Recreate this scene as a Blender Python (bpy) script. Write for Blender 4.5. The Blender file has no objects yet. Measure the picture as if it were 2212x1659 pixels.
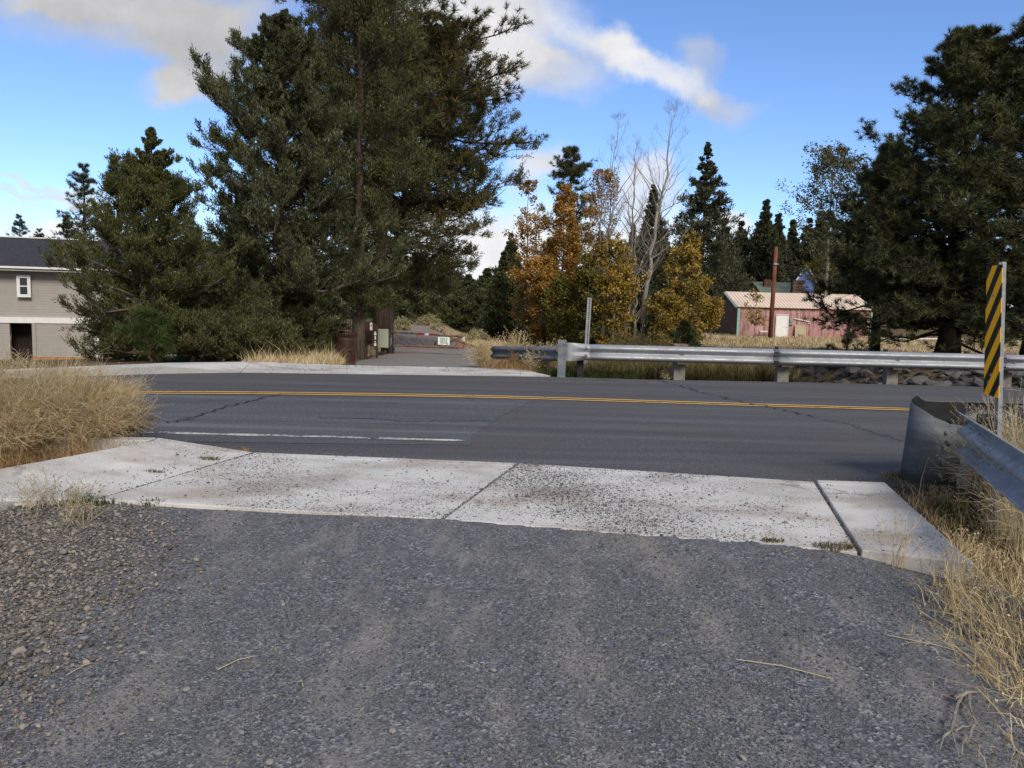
import bpy, bmesh, math, random
import numpy as np
from mathutils import Vector, Matrix
C = bpy.context.scene.collection
S = bpy.context.scene
rad = math.radians
rng = np.random.default_rng(11)
random.seed(5)

# ------------------------------------------------------------------ camera
CAMZ = 1.55
FPX, CX, CY = 1725.0, 1106.0, 829.5
PITCH, ROLL = rad(6.1), rad(1.43)
cF = np.array([0, math.cos(PITCH), -math.sin(PITCH)])
r0 = np.array([1.0, 0, 0]); u0 = np.array([0, math.sin(PITCH), math.cos(PITCH)])
cR = math.cos(ROLL)*r0 + math.sin(ROLL)*u0
cU = -math.sin(ROLL)*r0 + math.cos(ROLL)*u0
cam = bpy.data.cameras.new('camera'); camo = bpy.data.objects.new('camera', cam); C.objects.link(camo)
cam.sensor_width = 36.0; cam.lens = 36.0*FPX/2212.0
cam.clip_start = 0.05; cam.clip_end = 3000
camo.matrix_world = Matrix(((cR[0], cU[0], -cF[0], 0), (cR[1], cU[1], -cF[1], 0), (cR[2], cU[2], -cF[2], CAMZ), (0, 0, 0, 1)))
S.camera = camo

def ray(x, y):
    return cF + cR*((x-CX)/FPX) - cU*((y-CY)/FPX)
def G(x, y, z=0.0):                      # point of the photograph on the level z
    d = ray(x, y); t = (z-CAMZ)/d[2]
    return np.array([d[0]*t, d[1]*t, z])
def A(x, y, Y):                          # point of the photograph at the distance Y
    d = ray(x, y); t = Y/d[1]
    return np.array([d[0]*t, Y, CAMZ+d[2]*t])

# ------------------------------------------------------------------ light and sky
SUN_EL, SUN_AZ = rad(38), rad(158)      # azimuth from +Y towards +X: the sun stands behind the camera, to the right
sun = bpy.data.lights.new('sun', 'SUN'); suno = bpy.data.objects.new('sun', sun); C.objects.link(suno)
sun.energy = 1.9; sun.angle = rad(20); sun.color = (1.0, 0.93, 0.83)
sd = Vector((math.sin(SUN_AZ)*math.cos(SUN_EL), math.cos(SUN_AZ)*math.cos(SUN_EL), math.sin(SUN_EL)))
suno.rotation_euler = sd.to_track_quat('Z', 'Y').to_euler(); suno.location = (0, 0, 40)
S.view_settings.view_transform = 'Standard'; S.view_settings.look = 'None'
S.view_settings.exposure = 0.8; S.view_settings.gamma = 1.0
try: S.view_settings.use_curve_mapping = False
except Exception: pass
w = bpy.data.worlds.new('World'); S.world = w; w.use_nodes = True
wn, wl = w.node_tree.nodes, w.node_tree.links
bg = wn['Background']; SKYS = 0.10; CLOUDK = 0.60
bg.inputs['Strength'].default_value = SKYS
sky = wn.new('ShaderNodeTexSky'); sky.sky_type = 'NISHITA'; sky.sun_disc = False
sky.sun_elevation = SUN_EL; sky.sun_rotation = SUN_AZ; sky.altitude = 1000; sky.air_density = 1.0; sky.dust_density = 0.3; sky.ozone_density = 3.0
def wmath(op, a, b=None, clamp=False):
    n = wn.new('ShaderNodeMath'); n.operation = op; n.use_clamp = clamp
    for i, v in enumerate((a, b)):
        if v is None: continue
        if isinstance(v, (int, float)): n.inputs[i].default_value = v
        else: wl.new(v, n.inputs[i])
    return n.outputs[0]
tc = wn.new('ShaderNodeTexCoord'); sx = wn.new('ShaderNodeSeparateXYZ'); wl.new(tc.outputs['Generated'], sx.inputs[0])
yy = wmath('MAXIMUM', sx.outputs['Y'], 0.02)
uu = wmath('DIVIDE', sx.outputs['X'], yy); vv = wmath('DIVIDE', sx.outputs['Z'], yy)
cb = wn.new('ShaderNodeCombineXYZ'); wl.new(uu, cb.inputs[0]); wl.new(vv, cb.inputs[1])
def wnoise(scale, detail, rough, off=(0, 0, 0), stretch=(1, 1, 1)):
    mp = wn.new('ShaderNodeMapping'); mp.inputs['Location'].default_value = off; mp.inputs['Scale'].default_value = stretch
    wl.new(cb.outputs[0], mp.inputs['Vector'])
    n = wn.new('ShaderNodeTexNoise'); n.inputs['Scale'].default_value = scale; n.inputs['Detail'].default_value = detail; n.inputs['Roughness'].default_value = rough
    wl.new(mp.outputs[0], n.inputs['Vector']); return n
n1 = wnoise(7.0, 9, 0.58)
vs = wn.new('ShaderNodeVectorMath'); vs.operation = 'SUBTRACT'; wl.new(n1.outputs['Color'], vs.inputs[0]); vs.inputs[1].default_value = (0.5, 0.5, 0.5)
vm = wn.new('ShaderNodeVectorMath'); vm.operation = 'SCALE'; wl.new(vs.outputs[0], vm.inputs[0]); vm.inputs['Scale'].default_value = 0.13
va = wn.new('ShaderNodeVectorMath'); va.operation = 'ADD'; wl.new(cb.outputs[0], va.inputs[0]); wl.new(vm.outputs[0], va.inputs[1])
def uv(x, y):
    d = ray(x, y); return d[0]/d[1], d[2]/d[1]
# clouds: centre in the photograph, half axes (as slopes), tilt, density, brightness
CL = [(340, 22, 280, 68, 6, .95, .56), (130, -4, 220, 38, 2, .75, .6), (455, 120, 110, 110, 30, 1.0, .54), (395, 190, 85, 42, -20, .85, .66),
      (1010, 40, 215, 125, 0, 1.0, .82), (1160, 150, 150, 52, 0, .75, .72), (1370, 120, 170, 44, -22, 1.0, .86), (1520, 110, 50, 55, 0, .5, .62),
      (1570, 218, 95, 38, -8, .60, .60), (1165, 365, 75, 45, 30, .85, .80), (1390, 410, 60, 75, 40, .8, .85), (1150, 540, 420, 95, 0, 1.0, .92), (1560, 480, 55, 34, 0, .9, .9),
      (50, 515, 170, 34, 0, 1.0, .95), (190, 430, 80, 45, -10, .6, .82), (70, 385, 85, 10, -8, .6, .78), (60, 412, 110, 13, 0, .5, .72), (205, 460, 60, 14, 0, .7, .5),
      (2750, 330, 330, 150, 0, .8, .8), (1300, -420, 900, 200, 0, .8, .7)]
dens = None; bri = None
for (px, py, ax, by, tilt, dn, br) in CL:
    cu, cv = uv(px, py)
    mp = wn.new('ShaderNodeMapping'); mp.vector_type = 'TEXTURE'
    mp.inputs['Location'].default_value = (cu, cv, 0); mp.inputs['Rotation'].default_value = (0, 0, rad(tilt)); mp.inputs['Scale'].default_value = (ax/FPX*1.15, by/FPX*1.15, 1)
    wl.new(va.outputs[0], mp.inputs['Vector'])
    ln = wn.new('ShaderNodeVectorMath'); ln.operation = 'LENGTH'; wl.new(mp.outputs[0], ln.inputs[0])
    mr = wn.new('ShaderNodeMapRange'); mr.interpolation_type = 'SMOOTHSTEP'
    mr.inputs['From Min'].default_value = 1.15; mr.inputs['From Max'].default_value = 0.35; mr.inputs['To Min'].default_value = 0; mr.inputs['To Max'].default_value = dn
    wl.new(ln.outputs['Value'], mr.inputs['Value'])
    m = mr.outputs[0]; b = wmath('MULTIPLY', m, br)
    dens = m if dens is None else wmath('ADD', dens, m)
    bri = b if bri is None else wmath('ADD', bri, b)
front = wn.new('ShaderNodeMapRange'); front.inputs['From Min'].default_value = 0.03; front.inputs['From Max'].default_value = 0.2; wl.new(sx.outputs['Y'], front.inputs['Value'])
mean = wmath('DIVIDE', bri, wmath('MAXIMUM', dens, 0.001))
n2 = wnoise(11.0, 8, 0.62, (3, 1, 0), (1, 1.8, 1))
tex = wmath('ADD', wmath('MULTIPLY', n2.outputs['Fac'], 1.1), 0.42)
d2 = wmath('MULTIPLY', wmath('MULTIPLY', dens, tex, True), front.outputs[0], True)
# overcast patches on the sky behind the camera (this is what shades the place)
n3 = wn.new('ShaderNodeTexNoise'); n3.inputs['Scale'].default_value = 1.6; n3.inputs['Detail'].default_value = 6; wl.new(tc.outputs['Generated'], n3.inputs['Vector'])
back = wn.new('ShaderNodeMapRange'); back.inputs['From Min'].default_value = 0.15; back.inputs['From Max'].default_value = -0.25; wl.new(sx.outputs['Y'], back.inputs['Value'])
up = wn.new('ShaderNodeMapRange'); up.inputs['From Min'].default_value = 0.75; up.inputs['From Max'].default_value = 0.95; wl.new(sx.outputs['Z'], up.inputs['Value'])
bk = wn.new('ShaderNodeMapRange'); bk.interpolation_type = 'SMOOTHSTEP'; bk.inputs['From Min'].default_value = 0.26; bk.inputs['From Max'].default_value = 0.48; wl.new(n3.outputs['Fac'], bk.inputs['Value'])
d3 = wmath('MULTIPLY', wmath('MAXIMUM', back.outputs[0], up.outputs[0]), bk.outputs[0], True)
dall = wmath('MAXIMUM', d2, d3)
n4 = wnoise(16.0, 6, 0.6, (8, 2, 0))
val = wmath('MULTIPLY', mean, wmath('ADD', wmath('MULTIPLY', n4.outputs['Fac'], 0.5), 0.72))
valf = wmath('MULTIPLY', wmath('MAXIMUM', val, wmath('MULTIPLY', d3, 0.62)), 1.0/SKYS)
ccol = wn.new('ShaderNodeVectorMath'); ccol.operation = 'SCALE'; ccol.inputs[0].default_value = (0.98, 0.98, 1.0); wl.new(wmath('MULTIPLY', valf, CLOUDK), ccol.inputs['Scale'])
tint = wn.new('ShaderNodeMix'); tint.data_type = 'RGBA'; tint.blend_type = 'MULTIPLY'; tint.inputs[0].default_value = 1.0
wl.new(sky.outputs[0], tint.inputs[6]); tint.inputs[7].default_value = (0.76, 0.86, 1.05, 1)
mx = wn.new('ShaderNodeMix'); mx.data_type = 'RGBA'; wl.new(dall, mx.inputs[0]); wl.new(tint.outputs[2], mx.inputs[6]); wl.new(ccol.outputs[0], mx.inputs[7])
wl.new(mx.outputs[2], bg.inputs['Color'])
S.cycles.max_bounces = 6; S.cycles.diffuse_bounces = 4; S.cycles.glossy_bounces = 2; S.cycles.transmission_bounces = 2; S.cycles.transparent_max_bounces = 4
S.cycles.use_denoising = True

# ------------------------------------------------------------------ materials
class NT:
    def __init__(s, name):
        s.m = bpy.data.materials.new(name); s.m.use_nodes = True
        s.n, s.l = s.m.node_tree.nodes, s.m.node_tree.links
        s.b = s.n['Principled BSDF']; s.tc = s.n.new('ShaderNodeTexCoord')
    def put(s, inp, v):
        if isinstance(v, (int, float)): inp.default_value = v
        elif isinstance(v, tuple): inp.default_value = v if len(v) == 4 or inp.type == 'VECTOR' else (*v, 1)
        else: s.l.new(v, inp)
    def map(s, scale=(1, 1, 1), rot=(0, 0, 0), src='Object'):
        k = s.n.new('ShaderNodeMapping'); k.inputs['Scale'].default_value = scale; k.inputs['Rotation'].default_value = rot
        s.l.new(s.tc.outputs[src], k.inputs[0]); return k.outputs[0]
    def noise(s, scale, detail=4, rough=.55, vec=None, out='Fac', dist=0):
        k = s.n.new('ShaderNodeTexNoise'); k.inputs['Scale'].default_value = scale; k.inputs['Detail'].default_value = detail; k.inputs['Roughness'].default_value = rough; k.inputs['Distortion'].default_value = dist
        s.l.new(vec or s.tc.outputs['Object'], k.inputs['Vector']); return k.outputs[out]
    def vor(s, scale, vec=None, out='Distance', feature='F1', rnd=1):
        k = s.n.new('ShaderNodeTexVoronoi'); k.feature = feature; k.inputs['Scale'].default_value = scale; k.inputs['Randomness'].default_value = rnd
        s.l.new(vec or s.tc.outputs['Object'], k.inputs['Vector']); return k.outputs[out]
    def ramp(s, fac, stops):
        k = s.n.new('ShaderNodeValToRGB'); e = k.color_ramp.elements
        while len(e) < len(stops): e.new(0.5)
        for i, (p, c) in enumerate(stops):
            e[i].position = p; e[i].color = (*c, 1) if len(c) == 3 else c
        s.put(k.inputs[0], fac); return k.outputs[0]
    def mix(s, fac, a, b, mode='MIX'):
        k = s.n.new('ShaderNodeMix'); k.data_type = 'RGBA'; k.blend_type = mode
        s.put(k.inputs[0], fac); s.put(k.inputs[6], a); s.put(k.inputs[7], b); return k.outputs[2]
    def math(s, op, a, b=0.0, clamp=False):
        k = s.n.new('ShaderNodeMath'); k.operation = op; k.use_clamp = clamp
        s.put(k.inputs[0], a); s.put(k.inputs[1], b); return k.outputs[0]
    def rng(s, v, a, b, c=0.0, d=1.0, smooth=True):
        k = s.n.new('ShaderNodeMapRange'); k.interpolation_type = 'SMOOTHSTEP' if smooth else 'LINEAR'
        for i, q in enumerate((v, a, b, c, d)): s.put(k.inputs[i], q)
        return k.outputs[0]
    def island(s):
        k = s.n.new('ShaderNodeNewGeometry'); return k.outputs['Random Per Island']
    def xyz(s):
        k = s.n.new('ShaderNodeSeparateXYZ'); s.l.new(s.tc.outputs['Object'], k.inputs[0]); return k.outputs
    def bump(s, h, strength=.5, dist=.01):
        k = s.n.new('ShaderNodeBump'); k.inputs['Strength'].default_value = strength; k.inputs['Distance'].default_value = dist
        s.put(k.inputs['Height'], h); s.l.new(k.outputs[0], s.b.inputs['Normal'])
    def fin(s, col=None, rough=.8, metal=0.0, spec=.3):
        if col is not None: s.put(s.b.inputs['Base Color'], col)
        s.put(s.b.inputs['Roughness'], rough); s.put(s.b.inputs['Metallic'], metal); s.b.inputs['Specular IOR Level'].default_value = spec
        return s.m

def simple(name, col, rough=.7, metal=0.0, var=.18, scale=6, spec=.3, bumps=0.0):
    t = NT(name); f = t.noise(scale, 6, .6)
    lo = tuple(max(0, c*(1-var*1.6)) for c in col); hi = tuple(min(1, c*(1+var)) for c in col)
    c = t.ramp(f, [(.3, lo), (.7, hi)])
    if bumps: t.bump(t.noise(scale*8, 4, .6), bumps, .004)
    return t.fin(c, rough, metal, spec)

def foliage(name, cols, transl=.25, rough=.65, clump=1.2, amp=.5):
    t = NT(name); i = t.island()
    k = len(cols)
    c = t.ramp(i, [((j+.5)/k, col) for j, col in enumerate(cols)])
    v = t.rng(t.noise(clump, 3, .6), .3, .7, 1-amp, 1+amp*.6)
    hs = t.n.new('ShaderNodeHueSaturation'); t.l.new(c, hs.inputs['Color']); t.put(hs.inputs['Value'], v)
    t.fin(hs.outputs[0], rough, 0, .25)
    if transl:
        tr = t.n.new('ShaderNodeBsdfTranslucent'); t.l.new(hs.outputs[0], tr.inputs[0])
        ms = t.n.new('ShaderNodeMixShader'); ms.inputs[0].default_value = transl
        t.l.new(t.b.outputs[0], ms.inputs[1]); t.l.new(tr.outputs[0], ms.inputs[2]); t.l.new(ms.outputs[0], t.n['Material Output'].inputs[0])
    return t.m

M = {}
def asphalt(name, lo, hi, agg, brown):
    t = NT(name)
    big = t.noise(.45, 5, .6); streak = t.noise(1.0, 5, .6, t.map((.12, 2.6, 1)))
    v = t.vor(95, None, 'Color'); sep = t.n.new('ShaderNodeSeparateColor'); t.l.new(v, sep.inputs[0])
    g = t.ramp(sep.outputs[0], [(.0, lo), (.72, hi), (.93, hi), (1.0, agg)])
    g = t.mix(t.rng(t.noise(38, 4, .7), .35, .75), g, t.mix(.5, g, tuple(c*.42 for c in lo)))
    g = t.mix(t.math('MULTIPLY', t.rng(big, .42, .7), .6), g, brown)
    g = t.mix(t.rng(streak, .45, .72, 0, .45), g, tuple(c*.62 for c in lo))
    g = t.mix(t.rng(streak, .5, .25, 0, .32), g, agg)
    t.bump(t.math('ADD', t.vor(95), t.noise(160, 3)), .55, .006)
    return t.fin(g, .82, 0, .28)
M['asphalt'] = asphalt('asphalt', (.068, .068, .076), (.114, .114, .124), (.21, .21, .216), (.098, .088, .077))
M['asphalt_old'] = asphalt('asphalt_old', (.070, .074, .088), (.128, .134, .152), (.31, .31, .315), (.085, .082, .083))
M['crack'] = simple('crack_filler', (.028, .028, .031), .9)
def paint(name, col, worn, base):
    t = NT(name)
    k = t.rng(t.math('ADD', t.math('MULTIPLY', t.noise(26, 5, .7), .6), t.math('MULTIPLY', t.noise(2.5, 3, .6), .4)), worn-.06, worn+.08)
    c = t.mix(k, base, t.mix(t.noise(7, 4), tuple(c*.72 for c in col), col))
    t.bump(t.noise(140, 3), .3, .004); return t.fin(c, .7, 0, .3)
M['yellow'] = paint('yellow_road_paint', (.74, .45, .12), .40, (.07, .065, .06))
M['fog'] = paint('worn_white_paint', (.66, .64, .58), .47, (.07, .07, .075))
def concrete(name, col, dirt, amt):
    t = NT(name)
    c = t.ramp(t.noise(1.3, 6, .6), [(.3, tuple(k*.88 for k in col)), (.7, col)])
    c = t.mix(t.rng(t.noise(1.1, 5, .6, t.map((1, 1.4, 1), (0, 0, .5))), .44, .66, 0, amt), c, dirt)
    c = t.mix(t.rng(t.noise(9, 6, .7), .58, .75, 0, .30), c, tuple(k*.75 for k in dirt))
    c = t.mix(t.math('MULTIPLY', t.rng(t.noise(75, 3, .7), .52, .60), t.rng(t.noise(.9, 5, .65, t.map((1, 1.6, 1), (0, 0, .3))), .43, .58, 0, .85)), c, (.10, .10, .105))
    # hairline cracks
    e = t.n.new('ShaderNodeTexVoronoi'); e.feature = 'DISTANCE_TO_EDGE'; e.inputs['Scale'].default_value = .42
    wv = t.n.new('ShaderNodeVectorMath'); wv.operation = 'ADD'; t.l.new(t.tc.outputs['Object'], wv.inputs[0])
    ns = t.n.new('ShaderNodeVectorMath'); ns.operation = 'SCALE'; ns.inputs['Scale'].default_value = .5; t.l.new(t.noise(2.2, 5, .7, None, 'Color'), ns.inputs[0]); t.l.new(ns.outputs[0], wv.inputs[1])
    t.l.new(wv.outputs[0], e.inputs['Vector'])
    crk = t.math('MULTIPLY', t.rng(e.outputs['Distance'], .010, .003, 0, .55), t.rng(t.noise(.8, 2), .5, .6))
    c = t.mix(crk, c, (.16, .14, .12))
    br = t.noise(60, 3, .6, t.map((1, .06, 1)))
    t.bump(t.math('ADD', br, t.noise(90, 4)), .25, .004); return t.fin(c, .85, 0, .25)
M['concrete'] = concrete('pale_concrete', (.60, .585, .56), (.36, .31, .265), .8)
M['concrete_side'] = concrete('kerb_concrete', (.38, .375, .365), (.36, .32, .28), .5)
def gravel():
    t = NT('dark_gravel')
    v = t.vor(78, None, 'Color'); sp = t.n.new('ShaderNodeSeparateColor'); t.l.new(v, sp.inputs[0])
    g = t.ramp(sp.outputs[0], [(.0, (.052, .056, .068)), (.45, (.115, .122, .142)), (.85, (.20, .207, .226)), (1.0, (.36, .355, .345))])
    v2 = t.vor(150, None, 'Color'); sp2 = t.n.new('ShaderNodeSeparateColor'); t.l.new(v2, sp2.inputs[0])
    fines = t.ramp(sp2.outputs[0], [(0, (.062, .064, .072)), (.8, (.142, .142, .150)), (1, (.26, .25, .24))])
    g = t.mix(t.rng(t.noise(6, 4, .6), .4, .66), g, fines)
    dust = t.math('MULTIPLY', t.rng(t.noise(1.6, 5, .62, t.map((2.0, .62, 1), (0, 0, -.12))), .46, .68, 0, .68), 1.0)
    g = t.mix(dust, g, t.mix(t.noise(45, 4), (.20, .187, .172), (.37, .345, .315)))
    t.bump(t.math('ADD', t.math('MULTIPLY', t.vor(78), 1.0), t.math('MULTIPLY', t.noise(120, 4, .7), 1.0)), .55, .010)
    return t.fin(g, .88, 0, .25)
M['gravel'] = gravel()
def far_gravel():
    t = NT('far_gravel')
    g = t.ramp(t.noise(16, 6, .7), [(.3, (.16, .155, .148)), (.7, (.29, .275, .255))])
    x = t.xyz()
    edge = t.rng(t.noise(.30, 4, .6), .46, .60)
    g = t.mix(t.math('MULTIPLY', edge, t.rng(x[1], 26, 36)), g, (.28, .165, .11))
    t.bump(t.noise(30, 4, .7), .6, .02); return t.fin(g, .9, 0, .2)
M['far_gravel'] = far_gravel()
def soil():
    t = NT('dry_ground')
    a = t.noise(.35, 6, .65); b = t.noise(5, 6, .7)
    g = t.ramp(b, [(.25, (.085, .062, .040)), (.5, (.17, .125, .072)), (.75, (.28, .21, .12))])
    g = t.mix(t.rng(a, .50, .68, 0, .75), g, t.mix(b, (.055, .062, .024), (.12, .12, .05)))
    t.bump(t.noise(7, 6, .75), 1.0, .12); return t.fin(g, .95, 0, .1)
M['soil'] = soil()
def stones(name, stops, rough=.85):
    t = NT(name); c = t.ramp(t.island(), stops)
    c = t.mix(.35, c, t.ramp(t.noise(60, 4, .7), [(.3, (.02, .02, .02)), (.7, (.3, .29, .28))]), 'SOFT_LIGHT')
    t.bump(t.noise(120, 3, .7), .4, .004); return t.fin(c, rough, 0, .3)
M['chips'] = stones('dark_crushed_rock', [(.0, (.052, .056, .068)), (.4, (.120, .127, .148)), (.75, (.20, .207, .228)), (.93, (.26, .26, .26)), (.97, (.24, .19, .14)), (1, (.36, .34, .31))])
M['pebbles'] = stones('brown_gravel', [(.0, (.085, .076, .068)), (.35, (.165, .148, .132)), (.7, (.26, .235, .210)), (.90, (.36, .32, .275)), (.97, (.26, .20, .14)), (1, (.40, .38, .35))])
M['pale_stone'] = stones('pale_stone', [(0, (.17, .15, .125)), (.5, (.24, .22, .19)), (1, (.31, .295, .275))])
M['riprap'] = stones('riprap_rock', [(0, (.035, .035, .038)), (.5, (.075, .073, .075)), (.9, (.13, .126, .122)), (1, (.16, .125, .09))])
def lava():
    t = NT('lava_rock'); c = t.ramp(t.island(), [(0, (.028, .026, .028)), (.6, (.060, .056, .058)), (1, (.11, .10, .10))])
    t.bump(t.noise(14, 5, .8), .8, .04); return t.fin(c, .9, 0, .2)
M['lava'] = lava()
def galv(name, lo, hi, metal=.35, rough=.55):
    t = NT(name)
    sp = t.n.new('ShaderNodeSeparateColor'); t.l.new(t.vor(55, None, 'Color'), sp.inputs[0])
    c = t.mix(t.rng(t.noise(2.2, 5, .6, t.map((.5, .5, 3))), .3, .7), lo, hi)
    c = t.mix(.16, c, t.mix(1.0, c, t.ramp(sp.outputs[0], [(0, (.4, .4, .42)), (1, (1.6, 1.6, 1.65))]), 'MULTIPLY'))
    c = t.mix(t.rng(t.noise(5, 6, .7, t.map((1, 1, .35))), .62, .78, 0, .55), c, (.26, .20, .15))
    c = t.mix(t.rng(t.noise(28, 4, .7), .62, .8, 0, .35), c, (.12, .12, .12))
    t.bump(t.noise(40, 3), .08, .004)
    return t.fin(c, t.rng(t.noise(9, 4), .3, .7, rough-.08, rough+.15), metal, .5)
M['galv'] = galv('galvanised_steel', (.27, .285, .305), (.39, .405, .43))
M['galv_dark'] = galv('weathered_galvanised_steel', (.115, .130, .155), (.20, .22, .25), .3, .55)
M['plate'] = galv('dull_zinc_plate', (.060, .068, .080), (.115, .128, .147), .2, .6)
M['post_steel'] = galv('post_zinc', (.22, .23, .25), (.30, .315, .335), .2, .6)
M['rail_steel'] = galv('blue_grey_rail_steel', (.21, .228, .262), (.32, .342, .38), .3, .5)
M['rust'] = simple('rust', (.22, .07, .03), .85, 0, .4, 14)
M['brown_metal'] = simple('brown_painted_steel', (.075, .036, .026), .5, .1, .3, 9, .4)
M['gate_metal'] = simple('rusty_gate_steel', (.17, .115, .088), .75, .2, .5, 7)
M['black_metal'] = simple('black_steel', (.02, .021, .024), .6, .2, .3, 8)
M['dark_post'] = simple('dark_grey_steel', (.055, .058, .065), .6, .2, .3, 5)
M['post_wood'] = simple('weathered_post', (.21, .195, .175), .9, 0, .25, 9, .2, .4)
M['cap_wood'] = simple('weathered_block', (.20, .145, .115), .9, 0, .35, 12, .2, .4)
M['white'] = simple('white_paint', (.78, .77, .75), .55, 0, .06, 4)
M['sign_white'] = simple('sign_white', (.74, .78, .72), .4, 0, .04, 3)
M['ink'] = simple('sign_ink', (.03, .06, .04), .5)
M['red'] = simple('red_reflective', (.24, .020, .018), .4, 0, .2, 9)
M['refl_white'] = simple('white_reflective', (.50, .50, .50), .4, 0, .1, 9)
M['beige_box'] = simple('grey_green_enamel', (.46, .47, .37), .5, 0, .06, 4)
def stripes():
    t = NT('hazard_stripes'); x = t.xyz()
    # local x runs over the width 0 to .305, local z over the height
    d = t.math('SUBTRACT', t.math('MULTIPLY', x[2], .7071), t.math('MULTIPLY', x[0], .7071))
    f = t.math('FRACT', t.math('DIVIDE', t.math('ADD', d, 5.03), .1525))
    k = t.math('GREATER_THAN', f, .5)
    n = t.noise(30, 4)
    c = t.mix(k, (.012, .012, .013), t.mix(n, (.95, .43, .002), (1.0, .50, .004)))
    c = t.mix(t.rng(t.noise(5, 5, .7), .62, .85, 0, .12), c, (.3, .27, .22))
    return t.fin(c, .5, 0, .15)
M['stripes'] = stripes()
def bark(name, lo, hi, sc=5):
    t = NT(name); n = t.noise(sc, 6, .7, t.map((1.6, 1.6, .28)))
    t.bump(n, 1.0, .05); return t.fin(t.ramp(n, [(.3, lo), (.65, hi)]), .95, 0, .1)
M['bark'] = bark('brown_bark', (.020, .014, .010), (.10, .070, .050))
M['bark_dark'] = bark('dark_bark', (.010, .008, .006), (.048, .036, .027))
M['bark_juniper'] = bark('grey_juniper_bark', (.055, .042, .033), (.20, .155, .125), 9)
M['bark_pale'] = bark('pale_aspen_bark', (.17, .155, .13), (.38, .36, .325), 3)
M['bark_grey'] = bark('grey_twigs', (.13, .11, .095), (.28, .25, .22), 6)
M['dead_wood'] = bark('bleached_dead_wood', (.15, .13, .11), (.36, .33, .29), 6)
M['juniper'] = foliage('juniper_foliage', [(0.0377, 0.0453, 0.0132), (0.066, 0.0698, 0.0198), (0.0925, 0.0925, 0.0283), (0.1273, 0.1132, 0.0359), (0.132, 0.1414, 0.0802)], .22, .6, 1.1, .45)
M['juniper_blue'] = foliage('berried_juniper_foliage', [(0.0391, 0.0471, 0.0161), (0.0644, 0.0713, 0.0253), (0.092, 0.0978, 0.0345), (0.1219, 0.1196, 0.0414), (0.0644, 0.0713, 0.0253), (0.092, 0.0978, 0.0345), (0.0506, 0.0575, 0.0207), (0.2127, 0.2472, 0.1898)], .22, .6, .9, .5)
M['juniper_olive'] = foliage('olive_juniper_foliage', [(0.044, 0.05, 0.013), (0.074, 0.08, 0.021), (0.104, 0.106, 0.029), (0.135, 0.125, 0.036), (0.074, 0.08, 0.021), (0.12, 0.14, 0.075)], .24, .6, 1.0, .45)
M['pine'] = foliage('pine_needles', [(0.0344, 0.045, 0.0159), (0.0582, 0.0741, 0.0238), (0.0873, 0.1058, 0.0344), (0.1323, 0.119, 0.0397), (0.2049, 0.1125, 0.0397)], .12, .5, .9, .45)
M['pine_dark'] = foliage('dark_pine_needles', [(0.0276, 0.0397, 0.0172), (0.0483, 0.0655, 0.0276), (0.069, 0.0931, 0.0379), (0.1069, 0.1207, 0.0483), (0.1466, 0.1207, 0.0414)], .10, .5, .6, .5)
M['pine_far'] = foliage('far_conifer_foliage', [(0.0322, 0.0379, 0.0184), (0.0529, 0.0609, 0.0299), (0.0759, 0.0839, 0.0414), (0.1035, 0.1035, 0.0575)], .12, .6, .35, .4)
M['pine_bright'] = foliage('young_pine_needles', [(.036, .064, .015), (.056, .092, .022), (.085, .118, .030)], .2, .5)
M['orange'] = foliage('orange_leaves', [(0.13, 0.08, 0.018), (0.29, 0.135, 0.024), (0.41, 0.195, 0.036), (0.5, 0.28, 0.055), (0.57, 0.38, 0.12)], .4, .6, .35, .4)
M['amber'] = foliage('amber_leaves', [(0.13, 0.1, 0.018), (0.3, 0.19, 0.026), (0.44, 0.28, 0.04), (0.54, 0.37, 0.07), (0.58, 0.46, 0.15)], .4, .6, .4, .4)
M['olive'] = foliage('yellow_green_leaves', [(.070, .072, .015), (.125, .120, .024), (.20, .175, .035), (.27, .21, .04)], .35, .6, .4, .45)
M['greyleaf'] = foliage('grey_green_leaves', [(.045, .052, .026), (.085, .088, .040), (.13, .125, .055), (.20, .17, .06)], .3, .6, .4, .4)
M['straw'] = foliage('dry_straw', [(0.4, 0.285, 0.13), (0.6, 0.455, 0.235), (0.7, 0.56, 0.33), (0.76, 0.65, 0.43)], .25, .7, 2.0, .25)
M['straw_pale'] = foliage('pale_straw', [(0.42, 0.34, 0.2), (0.58, 0.49, 0.32), (0.68, 0.6, 0.42)], .25, .7, 2.0, .25)
M['straw_brown'] = foliage('brown_straw', [(0.2, 0.115, 0.05), (0.32, 0.2, 0.09), (0.44, 0.29, 0.15)], .25, .7, 2.0, .3)
M['grass_green'] = foliage('green_grass', [(.030, .055, .014), (.052, .085, .022), (.090, .115, .035)], .3, .6, 2.0, .3)
M['grass_olive'] = foliage('olive_grass', [(.075, .070, .022), (.13, .115, .040), (.21, .17, .07), (.30, .24, .11)], .3, .7, 2.0, .3)
M['sage'] = foliage('pale_flower_heads', [(.24, .22, .10), (.40, .36, .19), (.52, .47, .28)], .3, .7, 3.0, .3)
M['seed'] = foliage('seed_heads', [(.36, .30, .20), (.50, .44, .33)], .2, .7)
def water():
    t = NT('canal_water'); t.bump(t.noise(2.2, 4, .6, t.map((1, 2.0, 1))), .12, .03)
    return t.fin((.030, .024, .016), .06, 0, .5)
M['water'] = water()
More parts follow.
